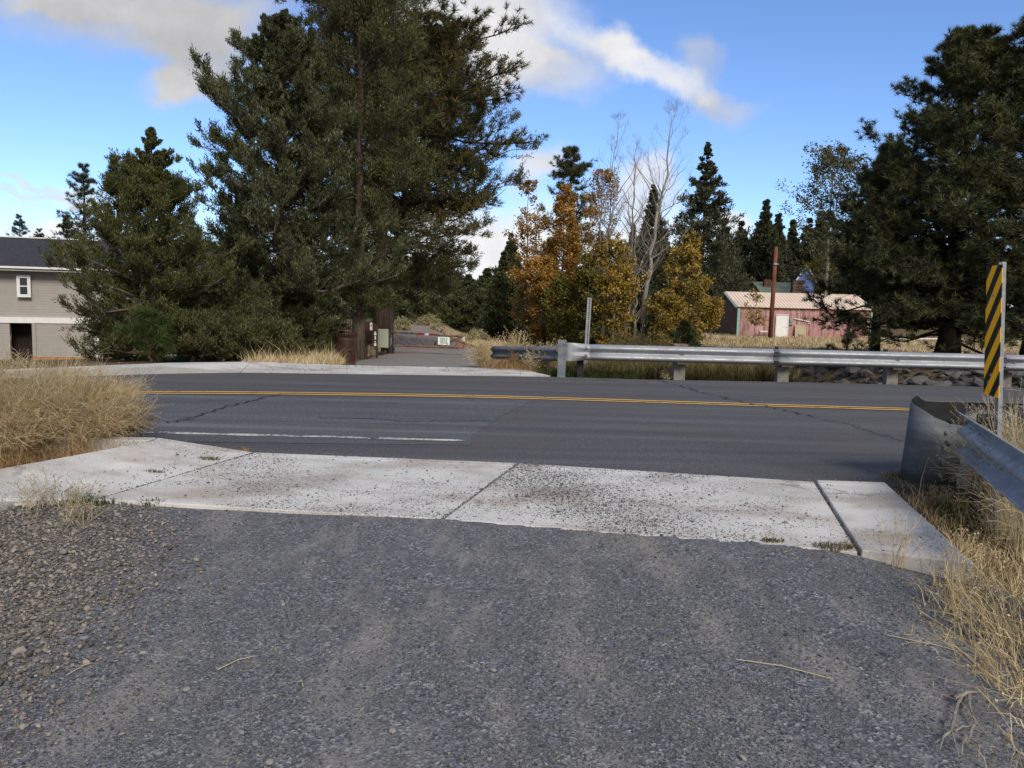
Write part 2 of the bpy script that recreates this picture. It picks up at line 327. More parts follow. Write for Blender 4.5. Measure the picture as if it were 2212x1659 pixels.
def siding(name, col, pitch=.15):
    t = NT(name); x = t.xyz()
    f = t.math('FRACT', t.math('DIVIDE', x[2], pitch))
    c = t.mix(t.rng(f, .90, .99, 0, .62), t.ramp(t.noise(2, 5), [(.3, tuple(k*.93 for k in col)), (.7, tuple(k*1.04 for k in col))]), tuple(k*.25 for k in col))
    t.bump(f, .5, .02); return t.fin(c, .7, 0, .25)
M['siding'] = siding('taupe_lap_siding', (.35, .325, .305))
M['house_trim'] = simple('white_trim', (.68, .68, .68), .6, 0, .05, 3)
def shingle(name, lo, hi):
    t = NT(name); n = t.noise(5, 5, .75, t.map((1, 1.0, 1)))
    t.bump(n, .6, .02); return t.fin(t.ramp(n, [(.3, lo), (.7, hi)]), .9, 0, .2)
M['shingle'] = shingle('dark_shingles', (.026, .026, .034), (.058, .058, .070))
M['shingle_brown'] = shingle('brown_shingles', (.05, .032, .027), (.10, .068, .055))
M['shingle_green'] = shingle('green_metal_roof', (.11, .145, .12), (.19, .235, .20))
M['glass'] = NT('window_glass').fin((.022, .026, .030), .08, 0, .6)
M['door_dark'] = simple('dark_brown_door', (.022, .011, .009), .6, 0, .4, 4)
M['board'] = simple('orange_board', (.36, .17, .06), .8, 0, .25, 6)
def pinkwall():
    t = NT('faded_pink_boards'); x = t.xyz()
    f = t.math('FRACT', t.math('DIVIDE', x[0], .20))
    c = t.ramp(t.noise(.9, 5, .6), [(.3, (.43, .225, .215)), (.7, (.55, .325, .305))])
    c = t.mix(t.rng(f, .90, .97, 0, .6), c, (.15, .055, .055))
    worn = t.math('MULTIPLY', t.rng(t.noise(1.4, 6, .75, t.map((2.6, 1, .45))), .44, .64, 0, .85), t.rng(t.noise(.35, 4), .30, .5))
    c = t.mix(worn, c, (.11, .075, .07))
    c = t.mix(t.rng(x[2], .75, .0, 0, .55), c, t.mix(t.noise(3, 4), (.42, .20, .19), (.17, .11, .09)))
    return t.fin(c, .85, 0, .2)
M['pink'] = pinkwall()
M['gable'] = simple('brown_board_gable', (.17, .098, .066), .85, 0, .25, 2)
M['mint'] = simple('mint_trim', (.30, .50, .40), .6, 0, .1, 3)
def tin():
    t = NT('pale_pink_metal_roof'); x = t.xyz()
    f = t.math('FRACT', t.math('DIVIDE', x[0], .30))
    c = t.ramp(t.noise(.8, 4), [(.3, (.68, .53, .42)), (.7, (.76, .62, .50))])
    c = t.mix(t.rng(t.math('ABSOLUTE', t.math('SUBTRACT', f, .5)), .09, .03, 0, .7), c, (.20, .14, .13))
    t.bump(t.rng(t.math('ABSOLUTE', t.math('SUBTRACT', f, .5)), .10, .04), .8, .05)
    return t.fin(c, .6, 0, .25)
M['tin'] = tin()
M['pole'] = bark('creosoted_pole', (.085, .034, .020), (.20, .088, .050), 3)
M['blue'] = siding('blue_siding', (.085, .145, .36), .16)
M['cream'] = simple('cream_wall', (.42, .38, .29), .8)
M['brick'] = simple('rough_red_brick', (.16, .075, .05), .9, 0, .5, 9)
M['stone_wall'] = simple('brown_stone', (.13, .085, .062), .95, 0, .55, 5)
M['tan_board'] = simple('tan_plywood', (.42, .35, .24), .8, 0, .12, 4)
M['grey_box'] = simple('grey_meter', (.26, .29, .29), .5, .2)

# ------------------------------------------------------------------ mesh helpers
def unit(v):
    return v/np.maximum(np.linalg.norm(v, axis=-1, keepdims=True), 1e-9)
class MB:                                  # collects numpy vertex / face blocks into ONE mesh object
    def __init__(s): s.v = []; s.f = []; s.n = 0; s.mi = []
    def add(s, v, *faces, mi=0):
        v = np.asarray(v, dtype=np.float64).reshape(-1, 3); s.v.append(v)
        for f in faces:
            f = np.asarray(f, dtype=np.int64)
            if f.ndim == 1: f = f[None]
            s.f.append(f+s.n); s.mi.append(np.full(len(f), mi, dtype=np.int32))
        s.n += len(v); return s
    def box(s, c, d, R=None, mi=0):
        c = np.asarray(c, float); h = np.asarray(d, float)/2
        v = np.array([[x, y, z] for z in (-1, 1) for y in (-1, 1) for x in (-1, 1)], float)*h
        if R is not None: v = v @ np.asarray(R).T
        return s.add(v+c, np.array([[0, 2, 3, 1], [4, 5, 7, 6], [0, 1, 5, 4], [2, 6, 7, 3], [0, 4, 6, 2], [1, 3, 7, 5]]), mi=mi)
    def segs(s, P0, P1, R0, R1, k=4, mi=0):
        P0, P1 = np.atleast_2d(P0).astype(float), np.atleast_2d(P1).astype(float); n = len(P0)
        R0 = np.broadcast_to(np.asarray(R0, float), (n,)); R1 = np.broadcast_to(np.asarray(R1, float), (n,))
        d = unit(P1-P0); ref = np.where(np.abs(d[:, 2:3]) > .9, np.array([[1., 0, 0]]), np.array([[0, 0, 1.]]))
        a = unit(np.cross(d, ref)); b = np.cross(d, a)
        an = np.arange(k)*2*np.pi/k
        ring = a[:, None]*np.cos(an)[None, :, None]+b[:, None]*np.sin(an)[None, :, None]
        v = np.concatenate([P0[:, None]+ring*R0[:, None, None], P1[:, None]+ring*R1[:, None, None]], 1)
        i = np.arange(k); j = (i+1) % k
        f = np.stack([i, j, j+k, i+k], 1)[None]+(np.arange(n)*2*k)[:, None, None]
        return s.add(v, f.reshape(-1, 4), mi=mi)
    def tube(s, pts, radii, k=8, cap=True, mi=0):
        pts = np.asarray(pts, float); n = len(pts); radii = np.broadcast_to(np.asarray(radii, float), (n,))
        t = np.gradient(pts, axis=0); t = unit(t)
        ref = np.array([1., 0, 0]) if abs(t[0, 2]) > .9 else np.array([0, 0, 1.])
        a = unit(np.cross(t, ref)); b = np.cross(t, a)
        an = np.arange(k)*2*np.pi/k
        v = pts[:, None]+(a[:, None]*np.cos(an)[None, :, None]+b[:, None]*np.sin(an)[None, :, None])*radii[:, None, None]
        i = np.arange(k); j = (i+1) % k
        f = (np.stack([i, j, j+k, i+k], 1)[None]+(np.arange(n-1)*k)[:, None, None]).reshape(-1, 4)
        s.add(v, f, mi=mi)
        if cap:
            s.f.append(np.arange(k)[::-1][None]+s.n-n*k); s.mi.append(np.array([mi], dtype=np.int32))
            s.f.append(np.arange(k)[None]+s.n-k); s.mi.append(np.array([mi], dtype=np.int32))
        return s
    def prism(s, poly, z0, z1, mi=0):      # closed polygon (x,y) between two levels
        p = np.asarray(poly, float); n = len(p)
        z0 = np.broadcast_to(z0, (n,)); z1 = np.broadcast_to(z1, (n,))
        v = np.concatenate([np.c_[p, z0], np.c_[p, z1]])
        i = np.arange(n); j = (i+1) % n
        return s.add(v, np.arange(n)[::-1][None], np.arange(n, 2*n)[None], np.stack([i, j, j+n, i+n], 1), mi=mi)
    def sweep(s, prof, path, up=(0, 0, 1), mi=0):   # open profile (out, z) swept along a path; thickness from solidify later
        prof = np.asarray(prof, float); path = np.asarray(path, float); m = len(prof); n = len(path)
        t = np.gradient(path, axis=0); t[:, 2] = 0; t = unit(t); side = np.stack([t[:, 1], -t[:, 0], 0*t[:, 0]], 1)
        v = path[:, None]+side[:, None]*prof[None, :, 0:1]+np.array(up)[None, None]*prof[None, :, 1:2]
        i = np.arange(m-1)
        f = (np.stack([i, i+1, i+1+m, i+m], 1)[None]+(np.arange(n-1)*m)[:, None, None]).reshape(-1, 4)
        return s.add(v, f, mi=mi)
    def build(s, name, mats, parent=None, smooth=False, loc=None, solid=0, bevel=0):
        me = bpy.data.meshes.new(name)
        if not s.v: return None
        V = np.concatenate(s.v)
        if loc is not None: V = V-np.asarray(loc)
        cnt = np.concatenate([np.full(len(f), f.shape[1]) for f in s.f]); idx = np.concatenate([f.ravel() for f in s.f])
        me.vertices.add(len(V)); me.vertices.foreach_set('co', V.ravel())
        me.loops.add(len(idx)); me.loops.foreach_set('vertex_index', idx.astype(np.int32))
        me.polygons.add(len(cnt)); me.polygons.foreach_set('loop_start', np.concatenate([[0], np.cumsum(cnt)[:-1]]).astype(np.int32))
        me.polygons.foreach_set('loop_total', cnt.astype(np.int32))
        if not isinstance(mats, (list, tuple)): mats = [mats]
        for m in mats: me.materials.append(m)
        me.polygons.foreach_set('material_index', np.concatenate(s.mi))
        me.polygons.foreach_set('use_smooth', np.full(len(cnt), smooth))
        me.update(calc_edges=True); me.validate()
        o = bpy.data.objects.new(name, me); C.objects.link(o)
        if parent is not None: o.parent = parent
        elif loc is not None: o.location = loc
        if solid:
            md = o.modifiers.new('solid', 'SOLIDIFY'); md.thickness = solid; md.offset = 0
        if bevel:
            md = o.modifiers.new('bevel', 'BEVEL'); md.width = bevel; md.segments = 2; md.limit_method = 'ANGLE'
        return o

def tag(o, label=None, cat=None, group=None, kind=None):
    if label: o['label'] = label
    if cat: o['category'] = cat
    if group: o['group'] = group
    if kind: o['kind'] = kind
    return o
def thing(name, loc, label, cat, group=None, rz=0):
    o = bpy.data.objects.new(name, None); C.objects.link(o); o.location = [float(q) for q in loc]; o.rotation_euler = (0, 0, rz); o.empty_display_size = .2
    return tag(o, label, cat, group)
def struct(o): o['kind'] = 'structure'; return o
def copy_thing(src, loc, rz=0, sc=1.0, label=None, group=None):
    r = src.copy(); C.objects.link(r); r.location = [float(q) for q in loc]; r.rotation_euler = (0, 0, rz)
    r.scale = sc if isinstance(sc, tuple) else (sc, sc, sc)
    if label: r['label'] = label
    if group: r['group'] = group
    for ch in list(src.children):
        c = ch.copy(); C.objects.link(c); c.parent = r
        for g in list(ch.children):
            d = g.copy(); C.objects.link(d); d.parent = c
    return r
def sstep(x, a, b):
    t = np.clip((x-a)/(b-a), 0, 1); return t*t*(3-2*t)

# ------------------------------------------------------------------ terrain
CANAL = np.array([(7.5, -60), (9.0, -10), (10.8, 8), (11.4, 17), (9.2, 33), (3.8, 50), (-.3, 68), (-6, 105), (-9, 200)], float)
def canal_d(X, Y):                        # signed: positive to the right of the canal's middle line
    X, Y = np.asarray(X, float), np.asarray(Y, float)
    best = np.full(X.shape, 1e9); sg = np.ones(X.shape)
    for a, b in zip(CANAL[:-1], CANAL[1:]):
        d = b-a; L = d @ d; t = np.clip(((X-a[0])*d[0]+(Y-a[1])*d[1])/L, 0, 1)
        px, py = a[0]+t*d[0], a[1]+t*d[1]; dd = np.hypot(X-px, Y-py)
        cr = (X-a[0])*d[1]-(Y-a[1])*d[0]
        k = dd < best; best = np.where(k, dd, best); sg = np.where(k, np.sign(cr), sg)
    return best*sg
_bn = [(rng.uniform(-1, 1, 2), rng.uniform(0, 6.3), s) for s in (.12, .3, .7, 1.6) for _ in range(3)]
def bumps(X, Y):
    z = 0
    for d, p, s in _bn: z = z+np.sin((X*d[0]+Y*d[1])*s*4+p)/(s*4+1.0)
    return z*.03
def tz(X, Y):
    X, Y = np.asarray(X, float), np.asarray(Y, float)
    far = np.interp(Y, [16.4, 17.6, 23.5, 33, 50, 130, 400], [-.10, -.16, -.50, -.90, -1.27, -1.27, .5])
    far = far-1.35*sstep(-X, 9, 19)*sstep(Y, 18, 40)*sstep(-Y, -90, -60)
    z = np.where(Y > 16.4, far, -.085)
    z = z - .42*sstep(X, 2.55, 3.6)*sstep(-Y, -6.6, -5.6)*0 
    z = z-.12*sstep(X, 2.3, 3.2)*sstep(-Y, -7.0, -5.0)-.2*sstep(X, 4.2, 7)*sstep(-Y, -7, -5)
    d = canal_d(X, Y); a = np.abs(d)
    z = z+.42*np.exp(-((d-8.5)/3.2)**2)*sstep(Y, 18, 24)*sstep(-Y, -50, -38)
    bank = sstep(a, 2.6, 5.6)
    z = np.where(a < 6, -2.35*(1-bank)+z*bank, z)
    off = sstep(Y, 17.2, 19)+sstep(-Y, -5, -2)*sstep(np.abs(X), 4.5, 6)
    return z+bumps(X, Y)*np.clip(off, 0, 1)
def H(x, y, lo=14.0, hi=140.0):           # the photograph's point on the terrain
    d = ray(x, y); Y = np.linspace(lo, hi, 3000); t = Y/d[1]
    z = CAMZ+d[2]*t; g = tz(d[0]*t, Y); k = np.argmax(z < g)
    if not (z < g).any(): k = len(Y)-1
    return np.array([d[0]*t[k], Y[k], float(g[k])])
def ground_at(X, Y): return np.array([X, Y, float(tz(X, Y))])
def on(px, Y):                            # terrain point at distance Y in the photograph's column px
    X = A(px, 700, Y)[0]; return ground_at(X, Y)

def axis(fine_lo, fine_hi, step, lo, hi):
    a = list(np.arange(fine_lo, fine_hi, step)); s = step; x = fine_hi
    while x < hi: a.append(x); s *= 1.25; x += s
    b = []; s = step; x = fine_lo
    while x > lo: s *= 1.25; x -= s; b.append(x)
    return np.array(sorted(a+b))
gx = axis(-16, 24, .4, -700, 700); gy = axis(-2, 70, .4, -120, 900)
XX, YY = np.meshgrid(gx, gy); ZZ = tz(XX, YY)
m = MB(); nx, ny = len(gx), len(gy)
i = (np.arange(ny-1)[:, None]*nx+np.arange(nx-1)[None]).ravel()
m.add(np.stack([XX, YY, ZZ], -1), np.stack([i, i+1, i+1+nx, i+nx], 1))
struct(m.build('ground', M['soil'], smooth=True))
# water in the canal
m = MB(); c = CANAL
t = np.gradient(c, axis=0); t = unit(t); sd2 = np.stack([t[:, 1], -t[:, 0]], 1)
n = len(c); v = np.concatenate([np.c_[c-sd2*5.2, np.full(n, -1.74)], np.c_[c+sd2*5.2, np.full(n, -1.74)]])
i = np.arange(n-1); m.add(v, np.stack([i, i+n, i+1+n, i+1], 1)); struct(m.build('water', M['water']))

# ------------------------------------------------------------------ road
fe = [G(144, 814), G(362, 807), G(520, 805), G(750, 808), G(1190, 814), G(1400, 820), G(1700, 825), G(2212, 838)]
ne = [G(360, 938)+np.array([0, -1.0, 0]), G(1000, 956)+np.array([0, -1.3, 0])]
far_edge = [(-70, fe[0][1]-1.2)]+[(p[0], p[1]) for p in fe]+[(40, fe[-1][1]+.1), (90, fe[-1][1]+.6)]
near_edge = [(90, 7.05), (30, 6.95), (4.1, 6.85), (2.9, 6.9), (-3, 7.5), (-8, 7.72), (-70, 7.0)]
m = MB(); m.prism(far_edge+near_edge, -.5, 0.0); struct(m.build('road', M['asphalt']))
def strip(poly, z, name, mat):
    mm = MB(); p = np.asarray(poly, float); mm.add(np.c_[p, np.full(len(p), z)], np.arange(len(p))[::-1][None])
    # face up
    return struct(mm.build(name, mat))
yl = [(-45, G(223, 848)[1]-.45), *[tuple(G(x, y)[:2]) for x, y in ((223, 848), (548, 849.5), (850, 853.5), (1115, 859), (1640, 875.5), (1975, 885.5))], (9, 12.25), (60, 12.4)]
old = [(-60, 7.85)]+[tuple(p) for p in near_edge[::-1][1:2]]+[tuple(G(1018, 962)[:2]), tuple(G(1020, 940)[:2]), tuple(G(1085, 898)[:2]), tuple(G(1150, 862)[:2]-np.array([0, .1]))]
old2 = [(x, y-.3) for x, y in yl if x < G(1150, 862)[0]-.2]
strip(([(-60, 7.3)] + old[1:] + old2[::-1])[::1], .004, 'road_patch', M['asphalt_old'])
def ribbon(pts, wd, z, name, mat, jit=0.0, sub=40, wj=0.0):
    p = np.asarray(pts, float); L = np.concatenate([[0], np.cumsum(np.linalg.norm(np.diff(p, axis=0), axis=1))])
    s = np.linspace(0, L[-1], sub); q = np.stack([np.interp(s, L, p[:, k]) for k in (0, 1)], 1)
    t = unit(np.gradient(q, axis=0)); nrm = np.stack([-t[:, 1], t[:, 0]], 1)
    if jit: q = q+nrm*(rng.normal(0, jit, (sub, 1)))
    ww = wd/2*(1+rng.uniform(-wj, wj, (sub, 1)))
    mm = MB(); ww = ww*(.62 if name == 'road_crack' else 1); v = np.concatenate([np.c_[q+nrm*ww, np.full(sub, z)], np.c_[q-nrm*ww, np.full(sub, z)]])
    i = np.arange(sub-1); mm.add(v, np.stack([i+sub, i+1+sub, i+1, i], 1)); return struct(mm.build(name, mat))
up_ = np.array(yl)
for k in (-.105, .105): ribbon(up_+np.array([0, k]), .10, .0085, 'centre_line', M['yellow'], .004, 160, .05)
ribbon([(-45, 8.75), tuple(G(60, 928)[:2]), tuple(G(360, 937)[:2]), tuple(G(700, 944)[:2]), tuple(G(1004, 953)[:2])], .11, .0085, 'edge_line', M['fog'], .012, 150, .3)
def crack(px, wd=.03, jit=.03, z=.0125): ribbon([tuple(G(x, y)[:2]) for x, y in px], wd, z, 'road_crack', M['crack'], jit, 60, .6)
crack([(600, 853), (540, 868), (470, 886), (400, 909), (365, 915)], .05, .03)
crack([(640, 868), (770, 872), (860, 873)], .028, .02); crack([(690, 904), (800, 905), (870, 912), (1060, 910)], .034, .02)
crack([(1420, 822), (1470, 834), (1530, 852), (1590, 866), (1640, 876), (1700, 889), (1770, 903)], .04, .035)
crack([(1775, 907), (1830, 916), (1880, 934), (1950, 955)], .03, .04); crack([(1290, 817), (1330, 826), (1400, 829)], .03, .03)
crack([(330, 871), (430, 868), (520, 866)], .02, .02)

# ------------------------------------------------------------------ near concrete apron and kerb
def bil(q, u, v): return (1-u)*(1-v)*q[0]+u*(1-v)*q[1]+u*v*q[2]+(1-u)*v*q[3]
def slab(mm, q, zt, depth=.25, lip=None):
    # q: corners front-left, front-right, back-right, back-left (x,y); zt: their top levels
    q = np.asarray(q, float); z = np.asarray(zt, float)
    mm.prism(q, z-depth, z)
m = MB()
FL, J1f, J2f, J3f, FR = G(340, 945, .13)[:2], G(550, 977, .02)[:2], G(1120, 1000, .02)[:2], G(1760, 1040, .03)[:2], G(1915, 1043, .05)[:2]
J1b, J2b, J3b, BR = G(208, 1076, .03)[:2], G(956, 1121, .02)[:2], G(1856, 1192, .03)[:2], G(2111, 1217, .05)[:2]
BL = G(-420, 1095, .10)[:2]
g = .010
def gap(a, b, c, d, k=g):                 # a,d left edge; b,c right edge: shrink a little towards the middle
    e = unit(b-a)*k; return [a+e, b-e, c-e, d+e]
def lipped(q, zt, lipw=.14):
    a, b, c, d = q; za, zb, zc, zd = zt
    fa, fb = lipw/np.linalg.norm(d-a), lipw/np.linalg.norm(c-b); ga, gb = (lipw+.008)/np.linalg.norm(d-a), (lipw+.008)/np.linalg.norm(c-b)
    slab(m, [a, b, b+(c-b)*fb, a+(d-a)*fa], [za, zb, zb+(zc-zb)*fb, za+(zd-za)*fa])
    slab(m, [a+(d-a)*ga, b+(c-b)*gb, c, d], [za+(zd-za)*ga, zb+(zc-zb)*gb, zc, zd])
lipped(gap(J1f, J2f, J2b, J1b), [.02, .02, .022, .025]); lipped(gap(J2f, J3f, J3b, J2b), [.02, .028, .03, .022])
lipped(gap(J3f, FR, BR, J3b, .014), [.045, .055, .05, .045])
e = unit(J1f-FL)*g
LW = G(-70, 1075, .08)[:2]; LWW = G(-420, 1085, .08)[:2]+np.array([0, -.3])
a1 = FL+unit(J1b-FL)*.16; a2 = J1f+unit(J1b-J1f)*.16; a1b = FL+unit(J1b-FL)*.17; a2b = J1f+unit(J1b-J1f)*.17
slab(m, [FL, J1f-e, a2-e, a1], [.13, .02, .022, .13]); slab(m, [a1b, a2b-e, J1b-e, LW+np.array([0, -.06]), LWW, BL], [.13, .022, .025, .085, .085, .115])
# kerb to the left along the road
KL = np.array([-60.0, FL[1]-.15])
slab(m, [KL, FL-np.array([.012, 0]), FL-np.array([.012, .16]), KL-np.array([0, .16])], [.13, .13, .13, .13], .3)
struct(m.build('pavement', M['concrete'], bevel=.008))
m = MB()                                   # next slab at the frame's left edge, a little darker
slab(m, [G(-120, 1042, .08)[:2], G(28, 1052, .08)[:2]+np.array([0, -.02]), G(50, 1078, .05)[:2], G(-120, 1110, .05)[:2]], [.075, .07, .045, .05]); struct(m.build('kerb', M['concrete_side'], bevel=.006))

# far pavement with its ramp
st = [((-400, 832), .13, (-400, 815), .13), ((-100, 822), .13, (-100, 803), .13), ((144, 814), .13, (150, 792), .13), ((362, 807), .13, (368, 783.5), .13), ((520, 805), .015, (545, 781), .09),
      ((640, 806.5), .012, (640, 785), .03), ((750, 808), .012, (750, 789), .015), ((1070, 812), .012, (1070, 795), .012), ((1124, 813), .012, (1124, 796), .012), ((1186, 813.6), .012, (1189, 811.5), .012)]
m = MB(); ms = MB()
for k in range(len(st)-1):
    (f0, z0, b0, y0), (f1, z1, b1, y1) = st[k], st[k+1]
    A0, A1, B1, B0 = G(*f0)[:2], G(*f1)[:2], G(*b1, y1)[:2], G(*b0, y0)[:2]
    o_ = .012 if k == 3 else .001
    if k == 7 or k == 5: o_ = .006
    A1, B1 = A1+unit(A0-A1)*o_, B1+unit(B0-B1)*o_
    q = np.array([A0, A1, B1, B0]); z = np.array([z0, z1, y1, y0])
    v = np.concatenate([np.c_[q, z-.35], np.c_[q, z]])
    m.add(v, np.array([[4, 7, 6, 5], [2, 3, 7, 6][::-1], [3, 0, 4, 7][::-1], [1, 2, 6, 5][::-1]]), mi=0)
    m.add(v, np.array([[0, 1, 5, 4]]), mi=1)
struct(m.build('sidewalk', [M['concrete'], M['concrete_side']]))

# ------------------------------------------------------------------ near gravel path
px_, py_ = np.arange(-9, 2.95, .05), np.arange(-4, 6.4, .05)
XX, YY = np.meshgrid(px_, py_)
back_line = lambda X: np.interp(X, [LW[0], J1b[0], J2b[0], J3b[0], BR[0]], [LW[1], J1b[1], J2b[1], J3b[1], BR[1]])
def path_z(x, y):
    b = back_line(x); return .004+.018*sstep(-x, 2.1, 3.2)*sstep(-y, -6, -4)+bumps(x*1.7, y*1.7)*.28-.085*sstep(x, 1.95, 2.75)+.010*sstep(y, b-.5, b)*(1-sstep(x, 1.5, 2.0))
pz = path_z(XX, YY); pz = np.where(YY > back_line(XX)+.02, np.minimum(pz, .010), pz); pz = np.where(YY > back_line(XX)+.12, -.06, pz)
m = MB(); nx, ny = len(px_), len(py_); i = (np.arange(ny-1)[:, None]*nx+np.arange(nx-1)[None]).ravel()
m.add(np.stack([XX, YY, pz], -1), np.stack([i, i+1, i+1+nx, i+nx], 1)); struct(m.build('gravel_path', M['gravel'], smooth=True))
# far gravel path
rows = [(740, 1120, 796), (700, 1085, 791), (785, 1063, 776), (825, 1053, 765), (838, 1043, 757), (842, 1006, 743), (846, 975, 730), (848, 955, 718), (850, 935, 709), (852, 915, 702)]
L_, R_ = [], []
for a, b, y in rows:
    p, q = H(a, y-.4), H(b, y+ (0 if y > 760 else 0)); L_.append(p); R_.append(q)
L_, R_ = np.array(L_), np.array(R_)
m = MB(); nn = 60; s0 = np.linspace(0, 1, len(rows)); s1 = np.linspace(0, 1, nn)
Li = np.stack([np.interp(s1, s0, L_[:, k]) for k in (0, 1)], 1); Ri = np.stack([np.interp(s1, s0, R_[:, k]) for k in (0, 1)], 1)
K = 14; w_ = np.linspace(0, 1, K)
P_ = Li[:, None]*(1-w_)[None, :, None]+Ri[:, None]*w_[None, :, None]
P_[:, 0] += rng.normal(0, .12, (nn, 2)); P_[:, -1] += rng.normal(0, .12, (nn, 2))
zz = tz(P_[..., 0], P_[..., 1])+.03; zz[:, 0] -= .05; zz[:, -1] -= .05
i = (np.arange(nn-1)[:, None]*K+np.arange(K-1)[None]).ravel()
m.add(np.concatenate([P_, zz[..., None]], -1), np.stack([i, i+1, i+1+K, i+K], 1)); struct(m.build('path', M['far_gravel'], smooth=True))

# ------------------------------------------------------------------ loose stones
def ico(sub=1):
    b = bmesh.new(); bmesh.ops.create_icosphere(b, subdivisions=sub, radius=1)
    v = np.array([p.co[:] for p in b.verts]); f = np.array([[q.index for q in fa.verts] for fa in b.faces]); b.free(); return v, f
ICO1, ICO2 = ico(1), ico(2)
OCT = (np.array([[1, 0, 0], [-1, 0, 0], [0, 1, 0], [0, -1, 0], [0, 0, 1], [0, 0, -1]], float), np.array([[0, 2, 4], [2, 1, 4], [1, 3, 4], [3, 0, 4], [2, 0, 5], [1, 2, 5], [3, 1, 5], [0, 3, 5]]))
def rotz(n):
    q = rng.normal(0, 1, (n, 4)); q /= np.linalg.norm(q, axis=1, keepdims=True); w, x, y, z = q.T
    return np.stack([np.stack([1-2*(y*y+z*z), 2*(x*y-z*w), 2*(x*z+y*w)], 1), np.stack([2*(x*y+z*w), 1-2*(x*x+z*z), 2*(y*z-x*w)], 1), np.stack([2*(x*z-y*w), 2*(y*z+x*w), 1-2*(x*x+y*y)], 1)], 1)
def rocks(mb, P, R, base=OCT, jit=.3, flat=.65):
    n = len(P); bv, bf = base; k = len(bv)
    v = bv[None]*(1+rng.uniform(-jit, jit, (n, k, 1)))*rng.uniform(.6, 1.25, (n, 1, 3))
    v = np.einsum('nij,nkj->nki', rotz(n), v)
    v[..., 2] *= flat
    v = v*np.asarray(R)[:, None, None]+P[:, None]
    f = bf[None]+(np.arange(n)*k)[:, None, None]
    mb.add(v, f.reshape(-1, bf.shape[1]))
def in_view(n, ylo, yhi, margin=.35, bias=1.0, left=0):
    Y = ylo+(yhi-ylo)*rng.random(n)**bias
    lo = -(.66*Y+margin+left); X = lo+rng.random(n)*(.66*Y+margin-lo); return X, Y
def coarse(X, Y):                         # where the brown coarse gravel lies: the left of the path
    edge = np.interp(Y, [2.4, 3.0, 3.6, 4.4, 5.2, 5.9], [-1.85, -1.9, -1.95, -2.02, -2.35, -2.9])
    return sstep(edge-X+rng.normal(0, .2, X.shape), -.12, .25)
X, Y = in_view(200000, 2.2, 6.1, .7, 1.25, .6); k = (Y < back_line(X)-.01) & (X < 2.75) & (rng.random(len(X)) > coarse(X, Y)*.8)
k &= np.sin(X*2.9+.8*np.sin(Y*1.4))+.7*np.sin(Y*1.9-X*.8+1)+.5*np.sin(X*7+Y*3)+rng.normal(0, .9, len(X)) > -.75
X, Y = X[k], Y[k]; R = rng.lognormal(math.log(.0041), .36, len(X)); m = MB(); rocks(m, np.c_[X, Y, path_z(X, Y)+R*.25], R)
tag(m.build('gravel', M['chips']), 'dark crushed gravel spread over the path in the foreground', 'gravel', kind='stuff')
X, Y = in_view(215000, 2.1, 6.05, .5, 1.1, 2.2); k = (Y < back_line(X)-.005) & (rng.random(len(X)) < coarse(X, Y)); X, Y = X[k], Y[k]
R = rng.lognormal(math.log(.0057), .44, len(X)); m = MB(); rocks(m, np.c_[X, Y, path_z(X, Y)+R*.45+rng.uniform(0, .012, len(X))], R, ICO1, .24, .75)
tag(m.build('loose_stones', M['pebbles']), 'coarse brown loose stones along the left of the dark gravel path', 'stones', kind='stuff')
# chips swept onto the pale concrete
def on_slab(n, q, zt, dens, rmean, mb):
    u, v = rng.random(n), rng.random(n); k = rng.random(n) < dens(u, v); u, v = u[k], v[k]; q = np.asarray(q)
    P = (1-u)[:, None]*(1-v)[:, None]*q[0]+u[:, None]*(1-v)[:, None]*q[1]+u[:, None]*v[:, None]*q[2]+(1-u)[:, None]*v[:, None]*q[3]
    z = (1-u)*(1-v)*zt[0]+u*(1-v)*zt[1]+u*v*zt[2]+(1-u)*v*zt[3]
    R = rng.lognormal(math.log(rmean), .42, len(u)); rocks(mb, np.c_[P, z+R*.3], R)
def patchy(u, v, s, a):
    c = np.sin(u*5*s+1.3)*np.sin(v*4+.4)+.7*np.sin(u*11*s-v*6+2)+.5*np.sin(u*23*s+v*17)
    return np.clip(.22+a*c, .03, 1)
m = MB()
on_slab(26000, [J1f, J2f, J2b, J1b], [.02, .02, .022, .025], lambda u, v: patchy(u, v, 1, .22)*(.45+.55*v), .0040, m)
on_slab(50000, [J2f, J3f, J3b, J2b], [.02, .028, .03, .022], lambda u, v: (patchy(u, v, 1, .28)+.35*np.exp(-((u-.36)/.26)**2-((v-.62)/.3)**2))*(1-.75*sstep(u, .6, .95)), .0040, m)
on_slab(130, [J3f, FR, BR, J3b], [.045, .055, .05, .045], lambda u, v: .8+0*u, .0040, m)
on_slab(700, [a1b, a2b, J1b, LW], [.13, .022, .025, .085], lambda u, v: np.clip(u*1.1-.1, 0, 1)*(.3+.7*v), .005, m)
fA, fB = G(560, 804, .02)[:2], G(1110, 812, .02)[:2]; fC, fD = G(1080, 797, .02)[:2], G(560, 783, .05)[:2]
on_slab(2600, [fA, fB, fC, fD], [.014, .014, .014, .07], lambda u, v: (1-sstep(u, .55, 1)*.8)*(.3+.6*v)*patchy(u, v, 1, .3)*2, .0065, m)
X = rng.uniform(-4, 3.2, 900); Y = np.interp(X, [-4, FL[0], J1f[0], J3f[0], 3.2], [7.9, 7.75, J1f[1], J3f[1], 7.0])+np.abs(rng.normal(0, .16, 900))+.02
R = rng.lognormal(math.log(.006), .4, 900); rocks(m, np.c_[X, Y, .006+R*.2], R)
